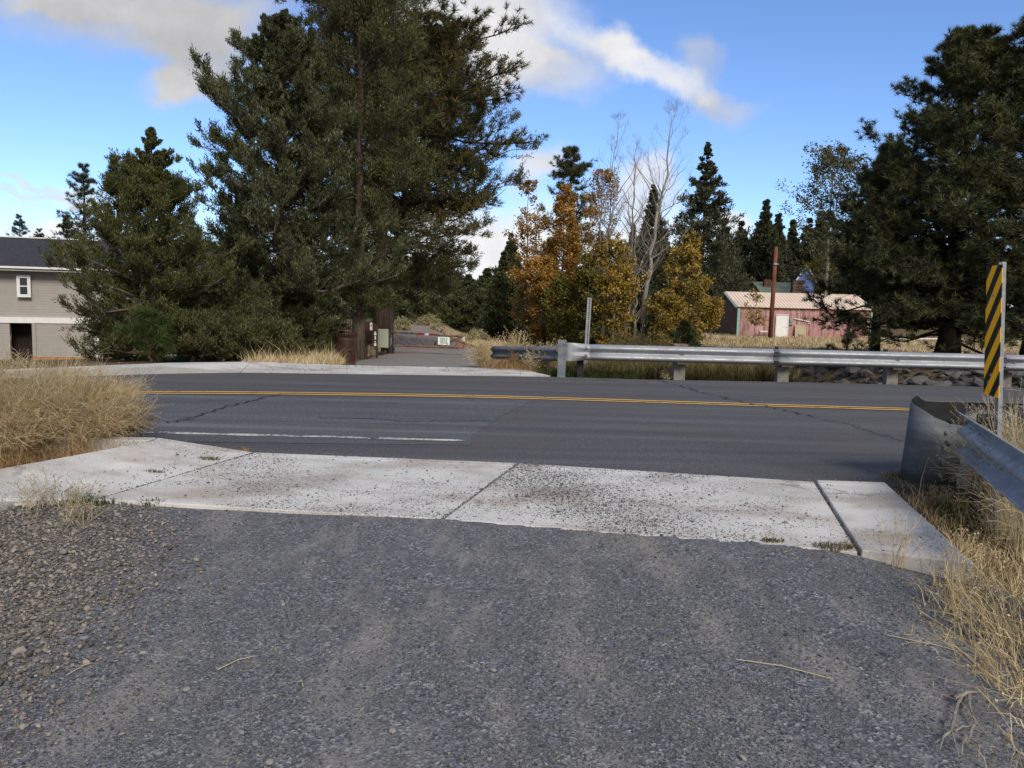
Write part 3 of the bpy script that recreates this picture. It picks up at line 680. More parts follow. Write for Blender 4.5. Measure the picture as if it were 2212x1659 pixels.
for a, b in ((J1f, J1b), (J2f, J2b), (J3f, J3b)):      # grit that fills the joints
    t_ = rng.random(260)[:, None]; P = a*(1-t_)+b*t_+rng.normal(0, .008, (260, 2)); R = rng.lognormal(math.log(.006), .3, 260); rocks(m, np.c_[P, np.full(260, .022)], R)
tag(m.build('scattered_chips', M['chips']), 'dark gravel chips scattered over the pale concrete slabs', 'gravel', kind='stuff')
# a few single pale stones on the path
PS = [(183, 1378, .030, 'grey oval pebble, flat, left edge of the dark path'), (1220, 1206, .020, 'white stone alone on the gravel near the concrete slab'), (327, 1552, .020, 'small brown stone in the lower left gravel'), (403, 1484, .021, 'pale round stone in the gravel beside a dry straw'), (848, 1573, .024, 'beige stone below the worn wheel track'),
      (612, 1302, .018, 'small tan stone above a straw on the path'), (1605, 1640, .022, 'pale stone at the bottom of the path'), (1066, 1445, .02, 'light grey stone in the middle of the path'), (582, 1640, .024, 'tan stone at the bottom edge left of the wheel track'), (545, 980, .016, 'dark pebble on the concrete lip')]
for x, y, r, lab in PS:
    p = G(x, y, 0); p[2] = float(path_z(p[0], p[1]))+r*.35
    if y < 1000: p = G(x, y, .03); p[2] = .035
    mb = MB(); rocks(mb, p[None], np.array([r*.68]), ICO2, .12, .6)
    tag(mb.build('stone', M['chips'] if 'dark' in lab else M['pale_stone'], loc=p, smooth=False), lab, 'stone', 'single stones on the gravel path')

# ------------------------------------------------------------------ foliage builders
def rdir(n): return unit(rng.normal(0, 1, (n, 3)))
def leaves(mb, P, D, L, W, kind='diamond'):
    n = len(P); s = unit(np.cross(D, rdir(n)))*(np.asarray(W)*.5)[:, None]; T = D*np.asarray(L)[:, None]
    if kind == 'needle':
        v = np.stack([P-s, P+s, P+T], 1); mb.add(v, np.arange(3*n).reshape(n, 3))
    else:
        v = np.stack([P, P+T*.45+s, P+T, P+T*.45-s], 1); mb.add(v, np.arange(4*n).reshape(n, 4))
def lobes(k=5):
    f = [(random.randint(1, 4), random.uniform(0, 6.3), random.uniform(2, 7)) for _ in range(k)]
    return lambda az, t: sum(np.sin(a*az+p+q*t*2) for a, p, q in f)/k
def crown(kind, H_, hb, prof, R, n, m, c, k, L, W, elev=(5, 55), curve=.15, az_w=None, lim_r=.05, inner=.25, tz_=None, bush=.38, lob=.35, jit=None, lean=(0, 0), spread=.10, tufted=True, tex=.92, upw=0.0, upb=.45, wood_r=1.0, twig=True, rnd=.25):
    """leaf mesh, wood mesh: limbs off one stem, side shoots off the limbs, clumps of leaves, sprigs or needles along the shoots"""
    lv, wd = MB(), MB(); lb = lobes()
    t = np.sort(rng.random(n)**tex); z0 = hb+t*(H_-hb)*.985
    az = np.arange(n)*2.39996+rng.normal(0, .35, n)
    env = np.interp(t, [p[0] for p in prof], [p[1] for p in prof])*R*(1+lob*lb(az, t))*rng.uniform(1-rnd*1.3, 1+rnd*.55, n)
    if az_w is not None: env = env*az_w(az, t)
    env = np.maximum(env, .06)
    e = np.radians(np.interp(t, [0, 1], elev))+rng.normal(0, .14, n)
    dh = np.stack([np.cos(az), np.sin(az), 0*az], 1); lx, ly = lean
    base = np.stack([lx*(z0/H_)**1.3, ly*(z0/H_)**1.3, z0], 1)
    def limb(s):                            # s (n,q) -> points (n,q,3)
        z = env[:, None]*(np.tan(e)[:, None]*s*.8+curve*s*s)
        cap = ((H_-z0)*.9+.12)[:, None]; z = np.where(z > 0, cap*(1-np.exp(-np.maximum(z, 0)/cap)), z)
        return base[:, None]+dh[:, None]*(env[:, None]*s)[..., None]+np.array([0, 0, 1.])*z[..., None]
    ss = np.linspace(0, 1, 6); LP = limb(np.broadcast_to(ss, (n, 6)))
    wob = rng.normal(0, .035, LP.shape)*env[:, None, None]; wob[:, 0] = 0; LP = LP+wob
    lr = lim_r*(.35+.65*(1-t))*np.clip(env/R, .3, 1.3)*wood_r
    for q in range(5): wd.segs(LP[:, q], LP[:, q+1], lr*(1-.17*q), lr*(1-.17*(q+1)), 4)
    sj = inner+(1-inner)*rng.random((n, m))**.75; sj[:, 0] = 1.0
    qi = np.clip((sj*5).astype(int), 0, 4); fr = sj*5-qi
    ii = np.arange(n)[:, None]
    SP = LP[ii, qi]*(1-fr)[..., None]+LP[ii, qi+1]*fr[..., None]
    tang = unit(LP[ii, qi+1]-LP[ii, qi]); side = np.stack([-dh[:, 1], dh[:, 0], 0*az], 1)[:, None]
    sg = rng.uniform(-1, 1, (n, m, 1))
    sd_ = unit(tang*rng.uniform(.3, 1.0, (n, m, 1))+side*sg*1.1+np.array([0, 0, 1.])*(rng.uniform(-.25, .8, (n, m, 1))+upw)+rng.normal(0, .15, (n, m, 3)))
    l2 = (env[:, None]*bush*(1.15-sj*.75)+.12*np.clip(env/R*2, .2, 1)[:, None])*rng.uniform(.55, 1.2, (n, m)); l2[:, 0] *= .6
    tip = SP+sd_*l2[..., None]
    if twig: wd.segs(SP.reshape(-1, 3), tip.reshape(-1, 3), np.repeat(lr*.28, m), np.repeat(lr*.10, m), 3)
    if k:
        cr = np.linspace(.35 if c > 1 else 1, 1, c)[None, None]+rng.normal(0, .05, (n, m, c))
        CP = SP[:, :, None]+(sd_*l2[..., None])[:, :, None]*cr[..., None]
        esc = np.clip(env/R*1.9, .22, 1.0); ek = np.repeat(esc, m*c*k)[:, None]
        CP = (CP+rng.normal(0, spread*.5, CP.shape)*esc[:, None, None, None]).reshape(-1, 3); CD = np.repeat(sd_.reshape(-1, 3), c, 0)
        if kind == 'tuft':
            N = len(CP); P = np.repeat(CP, k, 0); D = unit(np.repeat(CD, k, 0)*.55+np.array([0, 0, .25])+rdir(N*k)*.95)
            P = P-np.repeat(CD, k, 0)*(rng.random((N*k, 1))*L*.7)
            leaves(lv, P, D, L*rng.uniform(.75, 1.15, N*k), np.full(N*k, W), 'needle')
        else:
            N = len(CP); CDk = np.repeat(CD, k, 0); P = np.repeat(CP, k, 0)+ek*(rng.normal(0, spread*.62, (N*k, 3))+CDk*rng.uniform(-2.2, 2.6, (N*k, 1))*spread if kind == 'sprig' else rng.normal(0, spread, (N*k, 3))); D = unit(np.repeat(CD, k, 0)*.5+np.array([0, 0, upb])+rdir(N*k)*(.6 if kind == 'sprig' else 1.2))
            leaves(lv, P, D, L*rng.uniform(.45, 1.45, N*k)*(.55+.45*ek[:, 0]), W*rng.uniform(.7, 1.3, N*k))
    return lv, wd
def trunk_pts(H_, r, lean=(0, 0), n=14, wob=.04, flare=1.5):
    s = np.linspace(0, 1, n); p = np.stack([lean[0]*s**1.3, lean[1]*s**1.3, s*H_*.985-.25*(s == 0)], 1); p[1:-1, :2] += rng.normal(0, wob, (n-2, 2))
    rr = r*(1-s*.93)*(1+(flare-1)*np.exp(-s*16)); return p, np.maximum(rr, .012)
def tree(name, loc, label, cat, group, kind, H_, r, fol, brk, **kw):
    root = thing(name, loc, label, cat, group); lean = kw.get('lean', (0, 0))
    lv, wd = crown(kind, H_, **kw)
    tb = MB(); p, rr = trunk_pts(H_, r, lean); tb.tube(p, rr, 10)
    tb.build('trunk', brk, root, True)
    if wd.v: wd.build('limbs', kw_b.get('limb', brk) if False else brk, root)
    if lv.v: lv.build('crown', fol, root)
    return root
kw_b = {}
CONE = [(0, .8), (.12, 1), (.4, .68), (.75, .24), (1, .02)]
BIG = [(0, .62), (.15, .92), (.35, 1), (.6, .82), (.85, .42), (1, .08)]
ROUND = [(0, .5), (.25, .9), (.5, 1), (.75, .8), (1, .3)]
TALLG = 'conifers left of the gravel path'

# large junipers at the left
p = ground_at(A(335, 700, 21.5)[0], 21.5)
tree('juniper_tree', p, 'smaller olive juniper with one pointed top, in front of the taupe house', 'tree', TALLG, 'sprig', 6.1, .16, M['juniper_olive'], M['bark_juniper'],
     hb=.25, prof=[(0, 1.05), (.2, 1.05), (.42, .80), (.62, .48), (.82, .22), (1, .02)], R=1.9, n=185, m=11, c=3, k=34, L=.085, W=.024, elev=(-8, 62), curve=.22, lim_r=.045, spread=.06, lob=.45, upb=.5, bush=.27, upw=.3, rnd=.42, tex=1.12)
p = ground_at(A(612, 700, 25.5)[0], 25.5)
tree('juniper_tree', p, 'big grey-green juniper heavy with bluish berries, left of the trash can', 'tree', TALLG, 'sprig', 10.6, .26, M['juniper_blue'], M['bark_juniper'],
     hb=.25, prof=[(0, 1.0), (.15, 1.05), (.35, .92), (.6, .66), (.85, .34), (1, .06)], R=2.75, n=310, m=13, c=3, k=40, L=.10, W=.027, elev=(-16, 66), curve=.2, lim_r=.06, spread=.07, lob=.5, upb=.5, az_w=lambda az, t: 1-.33*np.clip(np.cos(az), 0, 1)*(t < .16), lean=(-.1, .2), bush=.28, upw=.3, rnd=.42, tex=1.12)
p = on(775, 29.5)
tree('juniper_tree', p, 'tall dark juniper with a visible straight trunk, behind the trash can', 'tree', TALLG, 'sprig', 14.5, .24, M['juniper'], M['bark_juniper'],
     hb=1.75, prof=[(0, .45), (.2, .9), (.5, 1), (.8, .8), (1, .3)], R=2.5, n=190, m=12, c=3, k=34, L=.10, W=.029, upw=.15, rnd=.38, elev=(-8, 45), curve=.12, lim_r=.05, spread=.12, lob=.4)
p = on(834, 41)
tree('juniper_tree', p, 'broad dark juniper reaching out over the gravel path beyond the gate', 'tree', TALLG, 'sprig', 15.4, .30, M['juniper'], M['bark_juniper'],
     hb=3.0, prof=[(0, .55), (.18, .95), (.45, 1), (.75, .66), (1, .15)], R=4.2, n=280, m=13, c=3, k=36, L=.125, W=.036, upw=.15, rnd=.38, elev=(-12, 50), curve=.15, lim_r=.06, spread=.10, lob=.45, bush=.30, az_w=lambda az, t: 1+.22*np.cos(az), lean=(2.4, -1.0))
p = on(824, 37)
PP = tree('ponderosa_pine', p, 'tallest pine with long needle tufts, its dark trunk behind the gate post', 'tree', TALLG, 'tuft', 22.5, .36, M['pine'], M['bark'],
     hb=5.2, prof=[(0, .95), (.15, 1), (.4, 1), (.7, .9), (1, .4)], R=5.3, n=185, m=22, c=2, k=28, L=.30, W=.030, elev=(-12, 35), curve=.12, lim_r=.10, spread=.22, lob=.18, bush=.30, inner=.22)
for px, Yd, hh_, R_w, lab in [(470, 23, 1.9, 1.0, 'low dense juniper bush between the two left junipers'), (545, 24.5, 1.5, 1.1, 'low juniper bush left of the berried juniper'), (655, 25, 1.4, 1.0, 'low juniper bush under the berried juniper'), (676, 27.5, 1.5, .8, 'low juniper bush just left of the trash can'), (400, 24, 1.5, 1.0, 'low juniper bush in front of the house wall'), (278, 21, 1.0, .8, 'low juniper sprawling against the far kerb, left of the bright pine'), (410, 20.5, 1.0, .9, 'low juniper right of the bright green pine'), (500, 20.8, .9, .9, 'low juniper against the far kerb under the dead twigs'), (580, 21.2, .8, .8, 'lowest juniper mat behind the far pavement')]:
    p = on(px, Yd); tree('juniper_shrub', p, lab, 'shrub', 'undergrowth left of the path', 'sprig', hh_, .05, M['juniper'], M['bark_juniper'], hb=.05, prof=[(0, 1), (.5, .9), (1, .3)], R=R_w*.95, n=56, m=9, c=3, k=22, L=.085, W=.025, elev=(-5, 55), curve=.2, lim_r=.03, spread=.07, lob=.7, rnd=.6, upw=.2)
# right-hand pines
p = ground_at(A(2050, 700, 33)[0], 33)
tree('pine_tree', p, 'dark bushy pine with a thick trunk, between the pink shed and the striped marker', 'tree', 'dark pines at the right', 'tuft', 13.0, .40, M['pine_dark'], M['bark_dark'],
     hb=.9, prof=[(0, .95), (.12, 1.0), (.3, .88), (.5, .66), (.75, .42), (1, .08)], R=5.2, n=230, m=20, c=2, k=28, L=.26, W=.028, elev=(-20, 55), curve=.2, lim_r=.075, spread=.17, lob=.22, bush=.34, rnd=.3)
p = ground_at(A(2235, 700, 31)[0], 31)
tree('pine_tree', p, 'darkest tall pine at the far right, behind the striped marker panel', 'tree', 'dark pines at the right', 'tuft', 13.6, .36, M['pine_dark'], M['bark_dark'],
     hb=1.4, prof=[(0, .9), (.2, 1), (.5, .85), (.8, .55), (1, .15)], R=4.2, n=165, m=20, c=2, k=28, L=.26, W=.028, elev=(-14, 50), curve=.2, lim_r=.075, spread=.17, lob=.2, bush=.34)
p = ground_at(A(1893, 700, 37)[0], 37)
tree('pine_tree', p, 'shorter dark pine left of the thick-trunked one, its boughs over the shed end', 'tree', 'dark pines at the right', 'tuft', 9.4, .2, M['pine_dark'], M['bark_dark'],
     hb=2.9, prof=[(0, .85), (.15, 1.0), (.4, .85), (.7, .5), (1, .08)], R=2.4, n=120, m=16, c=2, k=26, L=.27, W=.03, elev=(-8, 50), curve=.2, lim_r=.06, spread=.17, lob=.25, bush=.34)
p = ground_at(A(1835, 700, 36)[0], 36)
tree('young_pine', p, 'young pine with a bare reddish lower stem, in front of the pink shed', 'tree', None, 'tuft', 1.85, .05, M['pine_dark'], M['bark'],
     hb=.1, prof=[(0, .7), (.3, 1), (.7, .7), (1, .2)], R=1.15, n=26, m=7, c=2, k=16, L=.2, W=.018, elev=(0, 60), curve=.2, lim_r=.02, spread=.08, bush=.4)
p = ground_at(A(322, 700, 18.3)[0], 18.3); p[2] = -.35
tree('young_pine', p, 'small bright green pine bush behind the far kerb', 'tree', None, 'tuft', 1.25, .05, M['pine_bright'], M['bark'],
     hb=.15, prof=[(0, .8), (.5, 1), (1, .35)], R=.55, n=16, m=6, c=2, k=20, L=.2, W=.012, elev=(5, 65), curve=.2, lim_r=.02, spread=.07, bush=.4)
# middle group beyond the canal
MG = 'autumn trees beyond the canal'
def mid(name, px, Y, top, lab, kind, fol, brk, r, R, **kw):
    p = on(px, Y); h = A(px, top, Y)[2]-p[2]
    base = dict(hb=h*.12, prof=ROUND, R=R*.8, n=80, m=11, c=3, k=9, L=.16, W=.115, elev=(35, 65), curve=.1, lim_r=.04, spread=.17, lob=.5, upb=.0, bush=.34, rnd=.45)
    base.update(kw); base['k'] = max(3, base['k']-3); base['n'] = int(base['n']*(.8 if fol is M['orange'] else .6)); base['R'] *= .92 if R < 4 else 1; base['R'] *= 1.0 if R < 4 else 1.2; base['spread'] = base['spread']*.75; return tree(name, p, lab, 'tree', MG, kind, h, r, fol, brk, **base)
mid('aspen_tree', 1135, 58, 395, 'orange aspen with a thin pale top, nearest the path', 'leaf', M['orange'], M['bark_grey'], .13, 1.9, n=75, prof=[(0, .6), (.3, 1), (.6, .9), (1, .25)], k=6)
mid('aspen_tree', 1212, 56, 405, 'deep orange aspen left of the bare trees', 'leaf', M['orange'], M['bark_grey'], .14, 2.0, n=95, prof=[(0, .8), (.3, 1), (.7, .75), (1, .2)], k=9)
mid('aspen_tree', 1168, 55, 560, 'low russet aspen at the foot of the orange trees', 'leaf', M['orange'], M['bark_grey'], .09, 1.7, n=70, k=9)
mid('aspen_tree', 1290, 62, 372, 'rusty orange aspen behind the bare pale trunks', 'leaf', M['orange'], M['bark_grey'], .13, 2.3, n=80, k=6)
mid('aspen_tree', 1325, 50, 530, 'golden aspen directly behind the perforated steel post', 'leaf', M['amber'], M['bark_grey'], .10, 1.7, n=90, k=9, hb=.5)
mid('aspen_tree', 1482, 48, 508, 'golden yellow aspen right of the bare trees', 'leaf', M['amber'], M['bark_pale'], .09, 1.6, n=110, k=8, hb=.5, prof=[(0, .9), (.25, 1), (.6, .7), (1, .15)])
mid('aspen_tree', 1440, 47, 640, 'short amber aspen leaning over the guardrail weeds', 'leaf', M['amber'], M['bark_grey'], .06, 1.3, n=55, k=8, hb=.3)
mid('willow_bush', 1215, 52, 600, 'yellow-green willow bush left of the golden aspen', 'leaf', M['olive'], M['bark_grey'], .09, 1.6, n=70, k=9, hb=.4)
mid('willow_bush', 1270, 50, 560, 'olive green willow with drooping leaves beside the steel post', 'leaf', M['olive'], M['bark_grey'], .09, 1.3, n=60, k=8, hb=.4)
mid('aspen_tree', 1537, 60, 652, 'small brown-gold aspen at the shed gable', 'leaf', M['amber'], M['bark_grey'], .06, .95, n=60, k=7, hb=.9)
mid('sapling', 1632, 58, 632, 'thin sapling with few leaves, in front of the pink shed wall', 'leaf', M['amber'], M['bark_grey'], .035, .95, n=26, m=7, k=4, hb=.8, c=2)
mid('cottonwood_tree', 1778, 85, 325, 'tall sparse grey-green cottonwood behind the shed roof', 'leaf', M['greyleaf'], M['bark_grey'], .26, 4.6, n=120, m=14, k=5, L=.24, W=.17, spread=.35, hb=4.5)
mid('willow_bush', 1775, 88, 560, 'yellowish leafy bush between the shed roof and the dark pine', 'leaf', M['olive'], M['bark_grey'], .1, 3.0, n=70, L=.22, W=.16, k=8, spread=.3, hb=1)
# bare trees
def bare(px, Y, top, lab, R, r, lean=(0, 0), n=42):
    p = on(px, Y); h = A(px, top, Y)[2]-p[2]; root = thing('bare_tree', p, lab, 'tree', 'leafless pale trees')
    tb = MB(); q, rr = trunk_pts(h, r, lean, 16, .10, 1.3); rr = np.maximum(rr, .02); tb.tube(q, rr, 8); tb.build('trunk', M['bark_pale'], root, True)
    lv, wd = crown('leaf', h, h*.22, [(0, .75), (.3, 1), (.6, .85), (1, .18)], R, n, 7, 3, 1, .6, .011, elev=(50, 70), curve=.35, lim_r=.058, bush=.42, upb=1.5, spread=.04, lean=lean, lob=.25)
    wd.build('limbs', M['bark_grey'], root); lv.build('twigs', M['bark_grey'], root); return root
bare(1300, 54, 255, 'slender bare tree, leftmost of the leafless pale trees', 1.7, .15, (.6, 0))
bare(1352, 55, 300, 'thinnest bare tree, in the middle of the leafless pale trees', 1.4, .12, (.3, 0), 34)
bare(1385, 53, 228, 'tallest bare tree with a thick pale leaning trunk', 2.2, .19, (1.7, 0), 50)
bare(1372, 51, 480, 'low grey bare tree at the foot of the tallest leafless tree', 1.7, .11, (-.2, 0), 34)
# conifers of the middle and the background
def con(px, Y, top, lab, R, name='conifer', mat='pine_far', kind='sprig', n=150, prof=CONE, **kw):
    p = on(px, Y); h = A(px, top, Y)[2]-p[2]; s = Y/60
    base = dict(hb=h*.06, prof=prof, R=R, n=n, m=12, c=3, k=12, L=.24*s, W=.08*s, tex=1.2, elev=(-10, 22), curve=.05, lim_r=.06, spread=.13*s, lob=.28, bush=.36)
    base.update(kw); return tree(name, p, lab, 'tree', 'background conifers', kind, h, .02*h, M[mat], M['bark_dark'], **base)
con(1510, 84, 305, 'tall dark spire conifer right of the bare trees', 5.4, n=240, prof=[(0, 1.1), (.3, .80), (.6, .42), (.85, .15), (1, .02)], rnd=.45, lob=.25, k=7, m=10)
con(1400, 62, 400, 'dark pointed conifer behind the tallest bare tree', 2.6, n=170)
con(1222, 74, 318, 'dark pine standing above the orange aspens', 3.2, 'pine_tree', 'pine_dark', 'tuft', 130, [(0, .8), (.3, 1), (.65, .75), (.9, .4), (1, .1)], m=9, c=2, k=18, L=.38, W=.045, spread=.22, hb=3, elev=(-5, 40), rnd=.4)
con(1455, 52, 590, 'short dense green conifer below the golden aspens', 1.7, mat='pine_dark', n=110)
con(1330, 57, 600, 'dark conifer hidden behind the golden aspen', 2.2, mat='pine_dark', n=110)
con(1240, 58, 545, 'dark conifer between the willow bushes', 2.1, mat='pine_dark', n=120)
con(1480, 44, 690, 'low green conifer behind the guardrail', 1.1, mat='pine_bright' if False else 'pine_dark', n=60)
con(1085, 66, 545, 'small dark conifer beside the canal rocks', 1.6, mat='pine_dark', n=100, hb=.8)
con(1125, 72, 590, 'second small dark conifer, behind the canal rocks', 1.7, mat='pine_dark', n=90, hb=.8)
b1 = con(960, 95, 560, 'dark conifer closing the far end of the gravel path', 4.2, mat='pine_dark', n=160)
b2 = con(1590, 100, 480, 'bushy grey-green conifer behind the shed gable', 3.3, n=150)
b3 = con(1668, 105, 458, 'pointed conifer above the utility pole', 2.9, n=150)
b4 = con(190, 92, 350, 'tall open pine above the dark house roof', 3.6, 'pine_tree', 'pine_far', 'tuft', 120, [(0, .9), (.3, 1), (.6, .62), (1, .12)], m=7, c=2, k=16, L=.40, W=.045, spread=.22, hb=2, elev=(-5, 35), rnd=.4)
def cp(src, px, Y, sc, lab, rz):
    p = on(px, Y); return copy_thing(src, p, rz, sc, lab)
cp(b4, 262, 98, 1.12, 'narrow pine top behind the pointed juniper', 1.0); cp(b4, 50, 150, .95, 'distant small pine over the left roof edge', 2.0); cp(b4, 92, 155, .82, 'distant small pine right of its twin over the roof', 4.0)
cp(b4, 150, 84, .62, 'low bushy pine just above the roof ridge', 3.1)
for k, (src, px, Y, sc, lab) in enumerate([(b1, 870, 82, .85, 'dark conifer left of the far path end'), (b1, 905, 104, 1.05, 'dark conifer behind the rabbitbrush'), (b1, 1010, 88, .8, 'dark conifer behind the young juniper'), (b1, 1050, 100, .95, 'dark conifer over the trail marker'), (b2, 1100, 110, .9, 'grey-green conifer seen through the orange aspens'),
        (b2, 1620, 112, .82, 'grey-green conifer left of the utility pole'), (b3, 1700, 110, .98, 'pointed conifer over the green cabin roof'), (b2, 1735, 125, 1.25, 'conifer behind the blue house'), (b3, 1790, 120, .9, 'conifer behind the cottonwood'), (b2, 1860, 115, 1.0, 'conifer seen through the big right pine'),
        (b3, 1930, 118, 1.0, 'conifer left of the big pine trunk'), (b2, 2010, 112, 1.1, 'conifer behind the big pine trunk'), (b3, 2100, 110, 1.0, 'conifer between the two right trunks'), (b2, 2190, 116, 1.1, 'conifer behind the marker panel'), (b3, 1180, 120, .8, 'conifer behind the willow bushes'), (b2, 1290, 118, 1.0, 'conifer behind the rusty aspen'), (b3, 1360, 125, 1.0, 'conifer behind the thin bare tree'), (b2, 1430, 112, .95, 'conifer behind the golden aspen crown'),
        (b2, 1555, 92, .95, 'grey-green conifer right of the spire conifer'), (b3, 1640, 98, 1.05, 'pointed conifer directly left of the utility pole'), (b2, 1760, 104, 1.15, 'conifer behind the yellowish bush'), (b1, 800, 110, 1.0, 'dark conifer behind the tall pine trunk'), (b2, 640, 100, 1.0, 'conifer behind the berried juniper'), (b3, 520, 98, 1.0, 'conifer between the two left junipers'), (b2, 420, 104, .9, 'conifer behind the dead twigs'), (b1, 735, 95, .9, 'conifer behind the tall juniper trunk')]):
    cp(src, px, Y, sc, lab, k*1.3)
# young juniper and shrubs beside the path
p = H(988, 716)
tree('juniper_shrub', p, 'young upright juniper beside the gravel path, behind the gate sign', 'shrub', None, 'sprig', 2.6, .06, M['juniper_olive'], M['bark'], hb=.1, prof=[(0, .7), (.3, 1), (.7, .6), (1, .1)], R=1.0, n=60, m=9, c=3, k=9, L=.24, W=.09, elev=(35, 70), curve=.3, lim_r=.03, spread=.08, lob=.3)
def brush(px, py, R, h, lab, n=500):
    p = H(px, py); root = thing('rabbitbrush', p, lab, 'shrub', 'rabbitbrush beside the far path')
    wd, lv = MB(), MB(); d = unit(rdir(n)*np.array([1, 1, .6])+np.array([0, 0, .32])); L = rng.uniform(.7, 1.05, n)
    tip = d*np.array([R, R, h])*L[:, None]; wd.segs(np.zeros((n, 3))+rng.normal(0, .04, (n, 3))*[1, 1, 0], tip, .008, .004, 3)
    q = np.repeat(tip, 9, 0)+rng.normal(0, .06, (n*9, 3)); leaves(lv, q, rdir(n*9), np.full(n*9, .10), np.full(n*9, .07))
    wd.build('stems', M['straw_brown'], root); lv.build('flower_heads', M['sage'], root)
brush(1032, 741, .75, .85, 'pale seeded rabbitbrush at the right edge of the path', 380); brush(926, 703, 1.2, 1.1, 'largest yellow rabbitbrush at the far bend of the path', 380)
brush(895, 701, .8, .7, 'low yellow rabbitbrush left of the largest one', 220); brush(868, 714, .75, 1.2, 'grey-white rabbitbrush against the pine trunk', 300); brush(948, 712, .7, .6, 'golden tuft of rabbitbrush at the path bend', 200)

# dead branches hanging out of the junipers
def dead(loc, label, dirs, L=2.0, group='dead branches under the junipers'):
    mb = MB(); loc = np.asarray(loc, float)
    for d in dirs:
        d = unit(np.array(d, float)); p = np.zeros(3); pts = [p]; dd = d.copy()
        for k in range(7):
            dd = unit(dd+rng.normal(0, .16, 3)); p = p+dd*L/7; pts.append(p)
        pts = np.array(pts); mb.tube(pts, np.linspace(.045, .010, 8), 6)
        for k in range(1, 8):
            for _ in range(2):
                e = unit(dd+rng.normal(0, .7, 3)); q = pts[k]; a = q+e*L*.2; b = a+unit(e+rng.normal(0, .5, 3))*L*.16; c_ = a+unit(e+rng.normal(0, .6, 3))*L*.12
                mb.segs([q, a, a], [a, b, c_], [.012, .009, .008], [.008, .004, .003], 4)
    return tag(mb.build('dead_branch', M['dead_wood'], loc=loc), label, 'branch', group)
dead(A(700, 660, 22.9), 'bare grey branches sticking out of the berried juniper above the trash can', [(-1, -.2, -.35), (-1, -.4, .1), (-.8, -.5, -.7), (.8, -.4, -.3)], 2.3)
dead(A(560, 610, 23.0), 'leaning dead trunk with bare twigs between the two left junipers', [(-.55, -.3, -1), (-.7, -.3, -.5), (.2, -.3, -1)], 2.2)
dead(A(452, 440, 24.3), 'two upright dead white stems at the left of the berried juniper', [(-.04, 0, -1), (.10, -.1, -1), (.3, -.1, -.9)], 2.3)
dead(A(430, 690, 20.0), 'bleached twigs low in front of the house wall', [(-1, -.2, -.4), (-.8, -.2, .2), (.6, -.2, -.6)], 1.5)
dead(A(650, 720, 22.6), 'tangle of dead twigs beside the trash can', [(1, -.2, -.15), (-1, -.2, -.2), (.8, -.3, .25), (.2, -.4, -.7), (-.6, -.3, .4)], 1.8)

# ------------------------------------------------------------------ grass and weeds
def blades(mb, P, h, w, bend=.5, az=None):
    n = len(P); az = rng.uniform(0, 6.283, n) if az is None else az
    dh = np.stack([np.cos(az), np.sin(az), 0*az], 1); h = np.asarray(h); b = np.abs(rng.normal(bend, bend*.5, n))
    tw = rng.uniform(0, 6.283, n); s = np.stack([np.cos(tw), np.sin(tw), 0*tw], 1)*(np.broadcast_to(w, (n,))*.5)[:, None]; U = np.array([0, 0, 1.])
    p1 = P+U*(h*.5)[:, None]+dh*(h*b*.2)[:, None]; p2 = P+U*(h*(1-.18*np.minimum(b, 1.6)))[:, None]+dh*(h*b*.8)[:, None]
    v = np.stack([P-s, P+s, p1+s*.75, p1-s*.75, p2], 1); k = np.arange(n)[:, None]*5
    mb.add(v, k+np.array([[0, 1, 2, 3]]), k+np.array([[3, 2, 4]]))
def grass(name, P, h, w, mat, label, bend=.5, cat='grass', kind='stuff'):
    mb = MB(); blades(mb, P, h, w, bend); return tag(mb.build(name, M[mat]), label, cat, kind=kind)
def ter(X, Y): return np.c_[X, Y, tz(X, Y)]
# meadow beyond the canal and verge of the far path
n = 60000; Y = rng.uniform(30, 74, n); X = rng.uniform(-.02, .66, n)*Y; d = canal_d(X, Y); k = (d > 5.2); X, Y = X[k], Y[k]
grass('meadow_grass', ter(X, Y), rng.uniform(.10, .38, len(X)), .035, 'straw', 'dry tan meadow grass between canal and pink shed', .6)
n = 26000; Y = rng.uniform(17.0, 22, n); X = rng.uniform(.9, 6.2, n); d = canal_d(X, Y); k = (d < -3.6)&(X > .9+(Y-17)*-.1); X, Y = X[k], Y[k]
grass('verge_grass', ter(X, Y), rng.uniform(.18, .62, len(X)), .016, 'grass_olive', 'olive and yellow grass under the far guardrail', .7)
n = 2600; X = rng.uniform(.55, 2.6, n); Y = 16.55+np.abs(rng.normal(0, .25, n)); grass('green_grass', ter(X, Y), rng.uniform(.08, .28, n), .014, 'grass_green', 'green grass at the foot of the guardrail end post', .8)
n = 5200; X = rng.uniform(-.9, 1.1, n); Y = rng.uniform(17.2, 19.6, n); k = X > -.5-(Y-17.2)*.05; X, Y = X[k], Y[k]; grass('brown_grass', ter(X, Y), rng.uniform(.15, .5, len(X)), .012, 'straw_brown', 'brown dry grass in front of the approach rail', .6)
n = 9000; Y = rng.uniform(17.3, 27, n); xl = np.interp(Y, Li[:, 1], Li[:, 0]); X = xl-rng.random(n)**1.5*1.9-.1; grass('path_verge_grass', ter(X, Y), rng.lognormal(math.log(.2), .45, n), .014, 'straw', 'dry golden grass left of the far gravel path', .6)
n = 9000; Y = rng.uniform(27, 75, n); xl = np.interp(Y, Li[:, 1], Li[:, 0]); X = xl-rng.random(n)*3-.2; grass('far_verge_grass', ter(X, Y), rng.uniform(.10, .4, n), .03, 'straw', 'dry grass along the far left edge of the path', .6)
